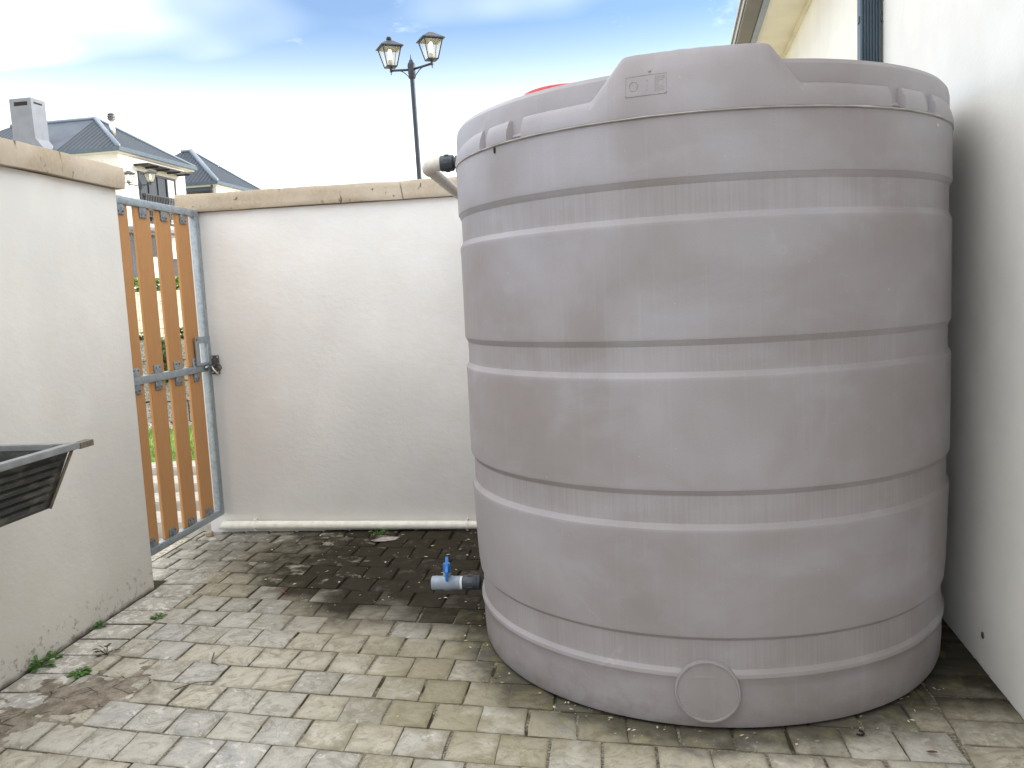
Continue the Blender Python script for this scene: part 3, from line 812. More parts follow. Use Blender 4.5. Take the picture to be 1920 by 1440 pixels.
# ---- overflow pipe at the top left
ovf = empty('overflow_pipe', (-.562, TY, 1.918)); tag(ovf, 'beige overflow pipe elbow with black coupling at the top of the tank', 'pipe')
bm = bmesh.new(); lathe(bm, [(.036, -.01), (.036, .010), (.030, .013)], 24, RX); link('red_gasket', bm, MAT_RED, ovf, True)
bm = bmesh.new(); lathe(bm, [(.024, .010), (.029, .013), (.029, .026), (.0225, .028), (.0225, .032), (.0305, .034), (.0325, .038), (.0325, .085), (.0305, .088)], 28, RX); autosmooth(link('black_coupling', bm, MAT_BLACKPL, ovf), 40)
for k in range(6):
    bm = bmesh.new(); box(bm, -.070, -.052, -.008, .008, .030, .0355, Matrix.Rotation(2*math.pi*k/6 + .4, 4, 'X')); link('coupling_rib', bm, MAT_BLACKPL, ovf)
bm = bmesh.new()
pts = [(-.086, 0, 0), (-.105, 0, 0)] + [(-.105-.042*math.sin(R(t)), .042*(1-math.cos(R(t))), -.0006*t*.2) for t in range(15, 91, 15)] + [(-.147, .07, -.013)]
path_tube(bm, pts, [.0285]*2 + [.0275]*5 + [.0285, .0285], 20); autosmooth(link('elbow', bm, MAT_PVC2, ovf), 50)
bm = bmesh.new(); path_tube(bm, [(-.147, .06, -.012), (-.147, 1.30, -.055), (-.147, 1.352, -.075), (-.147, 1.362, -.12), (-.147, 1.362, -1.83)], .0245, 18); autosmooth(link('pipe_run', bm, MAT_PVC2, ovf), 50)

# ---- drain pipe along the foot of the back wall
drn = empty('drain_pipe', (0, 4.7325, .0)); tag(drn, 'white waste pipe lying along the foot of the back wall, open at its left end', 'pipe')
bm = bmesh.new()
a, b = Vector((-2.432, 0, .052)), Vector((-.700, 0, .026)); n = 24; r_ = .0255
ra_, rb_, rc_ = [], [], []
for k in range(n):
    t = 2*math.pi*k/n; dy, dz_ = math.cos(t)*r_, math.sin(t)*r_
    cut = (dz_ + r_)*.75                       # end sawn off at a slant
    ra_.append(bm.verts.new((a.x+cut, dy, a.z+dz_))); rb_.append(bm.verts.new((b.x, dy, b.z+dz_)))
    rc_.append(bm.verts.new((a.x+cut, dy*.86, a.z+dz_*.86)))
deep = [bm.verts.new((v.co.x+.12, v.co.y, v.co.z)) for v in rc_]
for k in range(n):
    j = (k+1) % n
    bm.faces.new((ra_[k], ra_[j], rb_[j], rb_[k])); bm.faces.new((rc_[j], rc_[k], deep[k], deep[j])); bm.faces.new((ra_[j], ra_[k], rc_[k], rc_[j]))
bm.faces.new(deep)
autosmooth(link('pipe_run', bm, MAT_PVC, drn), 50)
def zc(x): return a.z + (b.z-a.z)*(x-a.x)/(b.x-a.x)
for x in (-2.205, -.885):
    bm = bmesh.new(); lathe(bm, [(.0262, 0), (.0275, .002), (.0275, .014), (.0262, .016)], 24, Matrix.Translation((x, 0, zc(x))) @ Matrix.Rotation(R(90), 4, 'Y'), False)
    box(bm, x+.002, x+.014, -.006, .028, zc(x)+.022, zc(x)+.036); box(bm, x+.002, x+.014, -.006, .02, zc(x)-.036, zc(x)-.022)
    autosmooth(link('pipe_clip', bm, MAT_PVC, drn), 40)

# ================================================================== GATE
gate = empty('yard_gate', (-2.414, 4.27, 0)); tag(gate, 'galvanised steel gate with upright orange composite slats between the two plaster walls', 'gate')
GX, GY = -2.414, 4.27
def gb(name, dims, mat=None, bev=.004, parent=None):
    x0, x1, y0, y1, z0, z1 = dims
    return bbox_obj(name, (x0-GX, x1-GX, y0-GY, y1-GY, z0, z1), mat or MAT_GALV, parent or gate, bev)
gb('stile', (-2.434, -2.394, 4.698, 4.746, .118, 1.965))
gb('stile', (-2.434, -2.394, 3.800, 3.842, .118, 1.965))
gb('top_rail', (-2.434, -2.394, 3.843, 4.697, 1.925, 1.965))
gb('middle_rail', (-2.434, -2.394, 3.843, 4.697, 1.011, 1.052))
gb('bottom_rail', (-2.434, -2.394, 3.843, 4.697, .118, .158))
for yc in (3.946, 4.153, 4.360, 4.567):
    for z0, z1 in ((1.0535, 1.9235), (.1595, 1.0095)):
        o = bbox_obj('slat', (-.008, .008, -.0725, .0725, z0, z1), MAT_SLAT, gate, .002, 1); o.location = (0, yc-GY, 0)
    for z0, z1, hs in ((1.872, 1.926, 1.888), (1.050, 1.098, 1.084), (.965, 1.012, .979), (.156, .203, .190)):
        p_ = gb('fixing_plate', (-2.4055, -2.3985, yc-.033, yc+.033, z0, z1), MAT_PLATE if z0 > 1.8 or z0 < 1 else MAT_GALV, .0015)
        for s in (-.018, .018):
            bm = bmesh.new(); lathe(bm, [(.0055, 0), (.0045, .0025), (.002, .003)], 8, Matrix.Translation((-2.3985-GX, yc+s-GY, hs)) @ Matrix.Rotation(R(90), 4, 'Y'))
            link('screw', bm, MAT_DARKSTEEL, p_, True)
# handle: a welded loop of flat bar
bm = bmesh.new()
box(bm, -2.3935-GX, -2.3865-GX, 4.560-GY, 4.596-GY, 1.0525, 1.220); box(bm, -2.3935-GX, -2.3865-GX, 4.597-GY, 4.735-GY, 1.182, 1.220); box(bm, -2.3935-GX, -2.3865-GX, 4.700-GY, 4.735-GY, 1.05, 1.1815); box(bm, -2.3935-GX, -2.3865-GX, 4.597-GY, 4.699-GY, 1.0525, 1.066)
h_ = link('pull_handle', bm, MAT_GALV, gate)
bm = bmesh.new(); lathe(bm, [(.006, 0), (.006, .001), (.001, .0012)], 12, Matrix.Translation((-2.3863-GX, 4.574-GY, 1.205)) @ Matrix.Rotation(R(90), 4, 'Y')); link('bolt_hole', bm, MAT_SHADOWGAP, h_)
# latch: sleeve, sliding bolt, hooked pin and ring
lt = empty('latch'); lt.parent = gate
def lp(x, y, z): return (x-GX, y-GY, z)
bm = bmesh.new(); tube(bm, lp(-2.382, 4.655, 1.036), lp(-2.382, 4.722, 1.036), .012, 12); link('latch_sleeve', bm, MAT_DARKSTEEL, lt, True)
bm = bmesh.new(); tube(bm, lp(-2.382, 4.64, 1.036), lp(-2.382, 4.758, 1.036), .0065, 10); link('latch_bolt', bm, MAT_BRIGHT, lt, True)
bm = bmesh.new(); path_tube(bm, [lp(-2.372, 4.70, 1.040), lp(-2.362, 4.692, 1.025), lp(-2.345, 4.70, 1.000), lp(-2.335, 4.705, .985)], .0055, 8); link('latch_pin', bm, MAT_BRIGHT, lt, True)
bm = bmesh.new(); path_tube(bm, [lp(-2.355+.020*math.cos(t), 4.745, 1.028+.020*math.sin(t)) for t in [2*math.pi*i/20 for i in range(21)]], .0035, 8); link('latch_ring', bm, MAT_DARKSTEEL, lt, True)
# strike plate screwed to the back wall
pk = bbox_obj('strike_plate', (-2.402, -2.350, 4.7545, 4.7605, .985, 1.100), MAT_DARKSTEEL, None, .0015)
tag(pk, 'rusty square steel strike plate screwed to the back wall beside the gate latch', 'latch plate')
for x in (-2.393, -2.359):
    for z in (.998, 1.088):
        bm = bmesh.new(); lathe(bm, [(.006, 0), (.005, .003), (.002, .004)], 8, Matrix.Translation((x, 4.7545, z)) @ Matrix.Rotation(R(90), 4, 'X'))
        link('screw', bm, MAT_BRIGHT, pk, True)

# ================================================================== WASH TROUGH on the left wall
tr = empty('wash_trough', (-2.3, 2.2, .92)); tag(tr, 'black ribbed wash trough with a grey rim mounted on the left wall', 'sink')
X0, X1, Y0, Y1, ZT = -2.312, -1.914, 1.55, 2.745, .923
def tp(x, y, z): return (x+2.3, y-2.2, z-.92)
def tbox(bm, x0, x1, y0, y1, z0, z1): box(bm, x0+2.3, x1+2.3, y0-2.2, y1-2.2, z0-.92, z1-.92)
bm = bmesh.new()
outer_t = [(X0+.01, Y0+.02), (X1-.020, Y0+.02), (X1-.020, Y1-.020), (X0+.01, Y1-.020)]
outer_b = [(X0+.05, Y0+.08), (X1-.098, Y0+.08), (X1-.098, Y1-.062), (X0+.05, Y1-.062)]
inner_t = [(X0+.02, Y0+.03), (X1-.030, Y0+.03), (X1-.030, Y1-.030), (X0+.02, Y1-.030)]
inner_b = [(X0+.06, Y0+.10), (X1-.110, Y0+.10), (X1-.110, Y1-.078), (X0+.06, Y1-.078)]
V = [[bm.verts.new(tp(px, py, z)) for px, py in q] for q, z in ((outer_t, ZT-.004), (outer_b, .697), (inner_t, ZT-.004), (inner_b, .712))]
for k in range(4):
    j = (k+1) % 4
    bm.faces.new((V[0][k], V[0][j], V[1][j], V[1][k])); bm.faces.new((V[2][j], V[2][k], V[3][k], V[3][j])); bm.faces.new((V[0][j], V[0][k], V[2][k], V[2][j]))
bm.faces.new(V[1][::-1]); bm.faces.new(V[3])
bmesh.ops.recalc_face_normals(bm, faces=list(bm.faces))
link('trough_shell', bm, MAT_BASIN, tr)
# ribs pressed into the front panel
pA, pB = Vector((X1-.020, 0, ZT-.004)), Vector((X1-.098, 0, .697)); sl = (pB-pA); nrm = Vector((-sl.z, 0, sl.x)).normalized()
if nrm.x < 0: nrm = -nrm
for i in range(6):
    t0, t1 = .185+i*.130, .185+i*.130+.082
    bm = bmesh.new(); p0, p1 = pA+sl*t0, pA+sl*t1
    ye = Y1 - .075 - .006*i
    poly = [(p0-nrm*.004), (p0+nrm*.0015), (p0+(p1-p0)*.2+nrm*.011), (p0+(p1-p0)*.75+nrm*.013), (p1+nrm*.010), (p1-nrm*.004)]
    A = [bm.verts.new(tp(q.x, Y0+.1, q.z)) for q in poly]; B = [bm.verts.new(tp(q.x, ye, q.z)) for q in poly]
    for k in range(len(poly)):
        j = (k+1) % len(poly); bm.faces.new((A[k], A[j], B[j], B[k]))
    bm.faces.new(A[::-1]); bm.faces.new(B); bmesh.ops.recalc_face_normals(bm, faces=list(bm.faces))
    link('panel_rib', bm, MAT_BASIN, tr)
# edge flange at the far end of the panel
bm = bmesh.new(); q0, q1 = Vector(tp(X1-.014, Y1-.022, ZT-.02)), Vector(tp(X1-.094, Y1-.064, .697)); path_tube(bm, [q0, q1], .006, 8); link('edge_flange', bm, MAT_RIMTAB, tr, True)
for nm_, dims in (('rim', (X1-.034, X1+.004, Y0, Y1-.001, ZT-.022, ZT+.001)), ('rim', (X0, X1-.035, Y1-.034, Y1, ZT-.022, ZT)), ('rim', (X0, X1-.035, Y0, Y0+.034, ZT-.022, ZT)), ('rim', (X0, X0+.03, Y0+.035, Y1-.035, ZT-.022, ZT))):
    bm = bmesh.new(); tbox(bm, *dims); bmesh.ops.bevel(bm, geom=list(bm.edges), offset=.003, segments=2, affect='EDGES'); autosmooth(link(nm_, bm, MAT_RIM, tr))
bm = bmesh.new(); tbox(bm, X1-.030, X1+.006, Y1+.0, Y1+.075, ZT-.024, ZT-.002); link('rim_end', bm, MAT_RIMTAB, tr)
for y in (1.8, 2.45):
    bm = bmesh.new(); tbox(bm, X0-.002, X0+.16, y, y+.03, .66, .695); link('wall_bracket', bm, MAT_DARKSTEEL, tr)

# ================================================================== STREET LAMPS
def street_lamp(loc, ground_z, arm_z, rz, label, tilt=(0, 0), finials=(True, False)):
    t = empty('street_lamp', (loc[0], loc[1], ground_z), rz); tag(t, label, 'street lamp', 'twin lantern street lamps')
    t.rotation_euler = (tilt[0], tilt[1], rz)
    H = arm_z - ground_z
    bm = bmesh.new(); lathe(bm, [(.085, 0), (.085, .12), (.055, .18), (.042, .3), (.034, H-.20), (.034, H-.16)], 14); autosmooth(link('pole', bm, MAT_LIPAINT, t), 40)
    bm = bmesh.new(); lathe(bm, [(.040, H-.17), (.056, H-.15), (.056, H-.12), (.048, H-.115), (.056, H-.09), (.058, H+.03), (.050, H+.06), (.034, H+.075), (.030, H+.10), (.012, H+.115), (.006, H+.15), (.003, H+.19)], 16); autosmooth(link('hub', bm, MAT_LIPAINT, t), 40)
    for si, s in enumerate((-1, 1)):
        ar = None
        bm = bmesh.new(); path_tube(bm, [(s*.04, 0, H-.03), (s*.345, 0, H+.002)], .017, 10)
        ar = link('arm', bm, MAT_LIPAINT, t, True)
        bm = bmesh.new(); path_tube(bm, [(s*(.05+.17*u), 0, H-.135+.115*math.sin(u*math.pi/2)) for u in [i/8 for i in range(9)]], .007, 6); link('scroll', bm, MAT_LIPAINT, ar, True)
        ln = empty('lantern', (s*.345, 0, H)); ln.parent = t
        bm = bmesh.new(); lathe(bm, [(.020, -.02), (.020, .035), (.050, .045), (.085, .050), (.085, .058)], 12)
        tube(bm, (0, 0, -.06), (0, 0, -.02), .008, 8)
        # four corner bars
        zb, zt, wb_, wt_ = .058, .330, .075, .140
        rot = R(44)
        def cn(k, w, z):
            a = rot + math.pi/4 + k*math.pi/2; return (w*1.414*math.cos(a), w*1.414*math.sin(a), z)
        for k in range(4):
            tube(bm, cn(k, wb_, zb-.004), cn(k, wt_, zt), .009, 6); tube(bm, cn(k, wt_, zt), cn(k+1, wt_, zt), .008, 6); tube(bm, cn(k, wb_, zb), cn(k+1, wb_, zb), .009, 6)
        link('lantern_frame', bm, MAT_LIPAINT, ln)
        bm = bmesh.new(); wr = wt_ + .032
        lo = [bm.verts.new(cn(k, wr, zt+.004)) for k in range(4)]; l2 = [bm.verts.new(cn(k, wr, zt+.018)) for k in range(4)]; hi = [bm.verts.new(cn(k, .030, zt+.118)) for k in range(4)]
        for k in range(4):
            j = (k+1) % 4; bm.faces.new((lo[k], lo[j], l2[j], l2[k])); bm.faces.new((l2[k], l2[j], hi[j], hi[k]))
        bm.faces.new(lo[::-1]); bm.faces.new(hi)
        rf = link('lantern_roof', bm, MAT_LIPAINT, ln)
        if finials[si]:
            bm = bmesh.new(); lathe(bm, [(.018, zt+.118), (.018, zt+.128), (.042, zt+.132), (.042, zt+.146), (.02, zt+.150), (.036, zt+.154), (.03, zt+.166), (.008, zt+.170)], 12); link('finial', bm, MAT_LIPAINT, ln, True)
        for k in range(4):
            bm = bmesh.new(); bm.faces.new([bm.verts.new(v) for v in (cn(k, wb_-.003, zb), cn(k+1, wb_-.003, zb), cn(k+1, wt_-.003, zt), cn(k, wt_-.003, zt))])
            bmesh.ops.solidify(bm, geom=list(bm.faces), thickness=.003); link('pane', bm, MAT_LAMPGLASS, ln)
        bm = bmesh.new(); lathe(bm, [(.034, .058), (.034, .15), (.028, .16)], 12); link('bulb_holder', bm, MAT_BULBBASE, ln, True)
        bm = bmesh.new(); lathe(bm, [(.024, .16), (.026, .18), (.026, .29), (.018, .31), (.004, .316)], 12); link('bulb', bm, MAT_BULB, ln, True)
    return t
street_lamp((-2.745, 12.60), 1.14, 4.850, R(-14), 'tall twin lantern street lamp rising behind the back wall against the sky', (0, R(-.9)))
street_lamp((-15.04, 26.0), terr(-15, 26), 5.56, R(12), 'distant twin lantern street lamp in front of the house window', (0, 0), (False, False))

# ================================================================== HOUSES BEYOND
TH = R(2.5)
C1 = Vector((-21.10, 35.03, 0))
def hip_block(root, A, B, ez, rise, bas, over=.16, far=.16):
    """roof in the block's local frame: a to the left (x = -a), b away (y = b)"""
    a0, a1 = A; b0, b1 = B; hb = (b1-b0)/2; rz_ = ez + rise
    P = {'c00': (-a0, b0, ez), 'c01': (-a0, b1, ez), 'c10': (-a1, b0, ez), 'c11': (-a1, b1, ez), 'r0': (-a0-hb, b0+hb, rz_), 'r1': (-a1+hb, b0+hb, rz_)}
    def face(nm, keys, mat):
        bm = bmesh.new(); bm.faces.new([bm.verts.new(k if isinstance(k, tuple) else P[k]) for k in keys])
        bmesh.ops.recalc_face_normals(bm, faces=list(bm.faces)); 
        ex = bmesh.ops.extrude_face_region(bm, geom=list(bm.faces)); 
        for v in [q for q in ex['geom'] if isinstance(q, bmesh.types.BMVert)]: v.co.z -= .07
        bmesh.ops.recalc_face_normals(bm, faces=list(bm.faces))
        return link(nm, bm, mat, root)
    return P, face
def capping(root, pts, r=.11):
    bm = bmesh.new(); path_tube(bm, pts, r, 8); return link('ridge_cap', bm, MAT_FLASH, root, True)
h1 = empty('neighbour_house', (C1.x, C1.y, 0), -TH); tag(h1, 'two storey cream house with a blue grey hipped roof and a tall grey chimney', 'house')
EZ = 8.69
P, face = hip_block(h1, (0, 10.9), (0, 6.32), EZ, 2.05, 2.42)
mid = (-3.16, 0, EZ); 
face('roof_plane', ['c00', mid, 'r0'], MAT_ROOF_X)
face('roof_plane', ['c01', 'c00', 'r0'], MAT_ROOF_Y)
face('roof_plane', [mid, (-6.6, 0, EZ), (-6.6, 3.16, EZ+2.05), 'r0'], MAT_ROOF_LIT)
face('roof_plane', [(-6.6, 0, EZ), 'c10', 'r1', (-6.6, 3.16, EZ+2.05)], MAT_ROOF_X)
face('roof_plane', ['c10', 'c11', 'r1'], MAT_ROOF_Y)
face('roof_plane', ['c11', 'c01', 'r0', 'r1'], MAT_ROOF_X)
up = Vector((0, 0, .03))
capping(h1, [Vector(P['c00'])+up, Vector(P['r0'])+up]); capping(h1, [Vector(P['r0'])+up, Vector(P['r1'])+up], .09)
capping(h1, [Vector(P['c01'])+up, Vector(P['r0'])+up], .07)
bm = bmesh.new()
box(bm, -10.95, -.0, -.10, -.004, EZ-.16, EZ+.02); link('gutter', bm, MAT_GUTTER, h1); bm = bmesh.new(); box(bm, .004, .10, -.10, 6.36, EZ-.16, EZ+.02)
link('gutter', bm, MAT_GUTTER, h1)
bm = bmesh.new(); box(bm, -10.9, -.03, 0, 6.3, EZ-.22, EZ-.05); link('eave_board', bm, MAT_CREAM2, h1)
bm = bmesh.new(); box(bm, -10.7, -.18, .18, 5.55, 1.6, EZ-.221); link('wall', bm, MAT_CREAM, h1)
def window(root, b0, b1, z0, z1, npan, mat_fill=None, curtain=False, ax=-.18):
    """window in the wall that faces +x: frame, panes"""
    w = empty('window', (ax, 0, 0)); w.parent = root
    bm = bmesh.new(); t = .09; d0, d1 = .002, .07
    box(bm, d0, d1, b0, b1, z1-t, z1); box(bm, d0, d1, b0, b1, z0, z0+t)
    pw = (b1-b0)/npan
    for k in range(npan+1):
        c = b0 + pw*k; c = min(max(c, b0+t/2), b1-t/2); box(bm, d0, d1-.002, c-t/2, c+t/2, z0+t+.001, z1-t-.001)
    link('window_frame', bm, MAT_FRAME, w)
    for k in range(npan):
        bm = bmesh.new(); box(bm, .003, .022, b0+pw*k+t/2+.001, b0+pw*(k+1)-t/2-.001, z0+t+.002, z1-t-.002)
        link('pane', bm, (MAT_CURTAIN if (curtain and k == npan-1) else MAT_GLASSDARK), w)
    return w
window(h1, 1.5, 4.55, 5.55, 7.86, 4, curtain=True)
bm = bmesh.new(); box(bm, -.178, -.13, 1.3, 4.75, 7.87, 8.0); link('window_lintel', bm, MAT_CREAM2, h1)
cn_ = empty('canopy', (-.18, 0, 8.05)); cn_.parent = h1
bm = bmesh.new(); box(bm, .002, .75, 1.25, 5.0, .06, .10); link('canopy_sheet', bm, MAT_FRAME, cn_)
for b_ in (1.35, 2.2, 3.1, 4.0, 4.85):
    bm = bmesh.new(); box(bm, .004, .70, b_-.04, b_+.04, .0, .059); link('canopy_bracket', bm, MAT_FRAME, cn_)
rl = empty('balcony_railing', (-.18, 0, 5.78)); rl.parent = h1
bm = bmesh.new(); box(bm, .20, .26, 1.6, 4.75, 1.02, 1.08); box(bm, .20, .26, 1.6, 4.75, .02, .07); box(bm, .0, .199, 1.6, 1.66, 1.02, 1.08); box(bm, .0, .199, 4.69, 4.75, 1.02, 1.08); link('handrail', bm, MAT_FRAME, rl)
proto = None
for k in range(24):
    if proto is None:
        bm = bmesh.new(); box(bm, .21, .25, -.025, .025, .071, 1.019); o = proto = link('baluster', bm, MAT_FRAME, rl)
    else:
        o = proto.copy(); COL.objects.link(o); o.parent = rl
    o.location = (0, 1.66 + 3.03*k/23, 0)
window(h1, .35, 1.35, 2.95, 5.0, 2); window(h1, 2.05, 3.0, 4.0, 5.0, 2); window(h1, 3.6, 4.5, 3.05, 3.95, 1)
bm = bmesh.new(); box(bm, -.178, .5, .3, 4.2, 5.10, 5.26); link('veranda_beam', bm, MAT_GREYREND, h1)
# chimney, flared towards the right at its foot
ch = empty('chimney'); ch.parent = h1
A0, A1, B0, B1, CZ = 3.80, 4.86, -.31, .58, 11.05
bm = bmesh.new(); prism(bm, [(-A1, 7.0), (-A0+.75, 7.0), (-A0+.75, 8.38), (-A0+.03, 9.30), (-A0, CZ), (-A1, CZ)], 'y', B0, B1); link('chimney_stack', bm, MAT_GREYREND, ch)
bm = bmesh.new(); box(bm, -A1+.22, -A0-.18, B0-.004, B0+.05, CZ-.32, CZ-.15); link('chimney_vent', bm, MAT_SHADOWGAP, ch); bm = bmesh.new(); box(bm, -A0-.05, -A0+.004, B0+.16, B1-.2, CZ-.32, CZ-.15); link('chimney_vent', bm, MAT_SHADOWGAP, ch)
fl = empty('flue', (-1.62, 2.1, 0)); fl.parent = h1
bm = bmesh.new(); lathe(bm, [(.13, 9.55), (.13, 10.38)], 14); link('flue_pipe', bm, MAT_BRIGHT, fl, True)
bm = bmesh.new(); lathe(bm, [(.10, 10.38), (.17, 10.40), (.17, 10.45), (.12, 10.46), (.17, 10.50), (.17, 10.55), (.12, 10.57), (.16, 10.61), (.10, 10.68), (.03, 10.70)], 14); link('flue_cowl', bm, MAT_DARKSTEEL, fl)
# second house, behind and to the right
h2 = empty('neighbour_house', (C1.x, C1.y, 0), -TH); tag(h2, 'farther cream house with a hipped slate blue roof and a dark veranda above the coping', 'house')
EZ2 = 8.69
P2, face2 = hip_block(h2, (1.42, 8.6), (11.1, 17.66), EZ2, 2.45, 2.42)
face2('roof_plane', ['c00', 'c10', 'r1', 'r0'], MAT_ROOF_X); face2('roof_plane', ['c01', 'c00', 'r0'], MAT_ROOF_Y); face2('roof_plane', ['c10', 'c11', 'r1'], MAT_ROOF_Y); face2('roof_plane', ['c11', 'c01', 'r0', 'r1'], MAT_ROOF_X)
capping(h2, [Vector(P2['c00'])+up, Vector(P2['r0'])+up], .14); capping(h2, [Vector(P2['r0'])+up, Vector(P2['r1'])+up], .09); capping(h2, [Vector(P2['c01'])+up, Vector(P2['r0'])+up], .06)
bm = bmesh.new(); box(bm, -8.6, -1.42, 11.0, 11.096, EZ2-.16, EZ2+.02); link('gutter', bm, MAT_GUTTER, h2); bm = bmesh.new(); box(bm, -1.416, -1.32, 11.0, 17.7, EZ2-.16, EZ2+.02); link('gutter', bm, MAT_GUTTER, h2)
bm = bmesh.new(); box(bm, -8.5, -1.45, 11.12, 17.6, EZ2-.24, EZ2-.06); link('eave_board', bm, MAT_CREAM2, h2)
bm = bmesh.new(); box(bm, -8.4, -1.56, 13.0, 17.4, 1.6, EZ2-.241); box(bm, -1.90, -1.56, 11.25, 12.999, 1.6, EZ2-.241); link('wall', bm, MAT_CREAM, h2)
bm = bmesh.new(); box(bm, -8.4, -1.91, 11.3, 11.6, EZ2-.45, EZ2-.242); link('veranda_beam', bm, MAT_GUTTER, h2)
bm = bmesh.new(); box(bm, -8.4, -1.92, 12.90, 12.995, 5.4, EZ2-.30); link('veranda_shade_panel', bm, MAT_FRAME, h2)  # dark panel in place of the shade inside the veranda recess
bm = bmesh.new(); path_tube(bm, [(-1.75, 11.1, EZ2-.2), (-1.78, 11.15, EZ2-.7), (-1.95, 11.18, EZ2-.95), (-2.6, 11.2, EZ2-1.15), (-4.5, 11.25, EZ2-1.2)], .06, 8); link('downpipe', bm, MAT_FRAME, h2, True)

# ================================================================== BEYOND THE GATE
# lawn strip and gravel
bm = bmesh.new(); box(bm, -9.5, -2.62, 7.0, 9.45, -.10, -.045); tag(link('lawn', bm, MAT_TURF), kind='structure')
bm = bmesh.new(); box(bm, -9.5, -2.62, 3.0, 6.99, -.10, -.052); tag(link('gravel_path', bm, MAT_GRAVEL), kind='structure')
rng = random.Random(3)
bm = bmesh.new()
for i in range(9000):
    x, y = rng.uniform(-7.6, -3.0), rng.uniform(7.0, 9.5)
    h = rng.uniform(.03, .085); a = rng.uniform(0, 6.28); w = .006; lx, ly = rng.uniform(-.03, .03), rng.uniform(-.03, .03)
    p = [(x-w*math.cos(a), y-w*math.sin(a), -.047), (x+w*math.cos(a), y+w*math.sin(a), -.047), (x+lx, y+ly, -.047+h)]
    bm.faces.new([bm.verts.new(q) for q in p])
tag(link('grass', bm, MAT_GRASS), kind='stuff')
def pebble(bm, x, y, z, r):
    n = 6; rings = []
    sx, sy, sz, a0 = r*rng.uniform(.7, 1.2), r*rng.uniform(.7, 1.2), r*rng.uniform(.4, .8), rng.uniform(0, 3)
    top = bm.verts.new((x, y, z+sz)); rr = []
    for zf, rf in ((.65, .7), (.0, 1.0)):
        rr.append([bm.verts.new((x+sx*rf*math.cos(a0+k*2*math.pi/n)*rng.uniform(.85, 1.1), y+sy*rf*math.sin(a0+k*2*math.pi/n)*rng.uniform(.85, 1.1), z+sz*zf-.003)) for k in range(n)])
    for k in range(n):
        bm.faces.new((rr[0][k], rr[0][(k+1) % n], top)); bm.faces.new((rr[1][k], rr[1][(k+1) % n], rr[0][(k+1) % n], rr[0][k]))
bm = bmesh.new()
for i in range(2600):
    pebble(bm, rng.uniform(-5.3, -2.6), rng.uniform(4.6, 7.0), -.052, rng.uniform(.012, .03))
for i in range(500): pebble(bm, rng.uniform(-7.2, -3.6), rng.uniform(9.40, 9.86), -.05, rng.uniform(.02, .06))
tag(link('gravel', bm, MAT_GRAVEL), kind='stuff')
first = None
for i, (x, y) in enumerate(((-3.02, 4.98), (-3.25, 5.52), (-3.55, 6.12), (-3.95, 6.72))):
    bm = bmesh.new(); box(bm, -.55, .55, -.15, .15, -.05, .055); bmesh.ops.bevel(bm, geom=list(bm.edges), offset=.01, segments=2, affect='EDGES')
    o = autosmooth(link('stepping_stone', bm, MAT_SLAB, loc=(x, y, -.01)))
    o.rotation_euler = (0, 0, R(rng.uniform(-6, 6)))
    tag(o, ['pale stepping slab just outside the gate, nearest of the four', 'pale stepping slab outside the gate, second nearest the gate', 'pale stepping slab outside the gate, third from the gate', 'pale stepping slab at the edge of the lawn'][i], 'paving slab', 'stepping slabs outside the gate')
# stone retaining wall of separate blocks
rw = empty('retaining_wall', (-6.0, RW_Y, 0)); tag(rw, 'rough stone block retaining wall seen through the gate slats behind the lawn', 'wall')
for c_ in range(4):
    x = -9.0 + (.2 if c_ % 2 else 0); 
    while x < -2.8:
        L = rng.uniform(.36, .46); bm = bmesh.new(); box(bm, 0, L-.014, rng.uniform(-.045, .0), .22, .0, .252)
        bmesh.ops.subdivide_edges(bm, edges=list(bm.edges), cuts=1, use_grid_fill=True)
        for v in bm.verts: v.co += Vector((nz(v.co.x*9+x, v.co.z*9, c_), nz(v.co.x*9+x, v.co.z*9, c_+7)*1.3, nz(v.co.x*9+x, v.co.y*9, c_+3)))*.016
        link('stone', bm, MAT_STONE, rw, loc=(x+6.0, -.02+c_*.035*0, -.02+.265*c_)); x += L
bm = bmesh.new(); box(bm, -3.1, 3.3, .07, .20, -.05, .98); link('wall_core', bm, MAT_SHADOWGAP, rw)
# wire fence on top of the retaining wall
wf = empty('wire_fence', (-6.0, RW_Y+.25, 1.0)); tag(wf, 'thin wire mesh fence standing on top of the stone retaining wall', 'fence')
bm = bmesh.new()
for k in range(13): tube(bm, (-3, 0, .05+k*.115), (3.1, 0, .05+k*.115), .0024, 4, cap=False)
for k in range(40): tube(bm, (-3+k*.155, .004, .0), (-3+k*.155, .004, 1.45), .0024, 4, cap=False)
tag(link('wire', bm, MAT_DARKSTEEL, wf), kind='stuff')
for x in (-3.0, -1.0, 1.0, 3.0):
    bm = bmesh.new(); tube(bm, (x, .03, -.1), (x, .03, 1.5), .022, 8); link('post', bm, MAT_DARKSTEEL, wf, True)
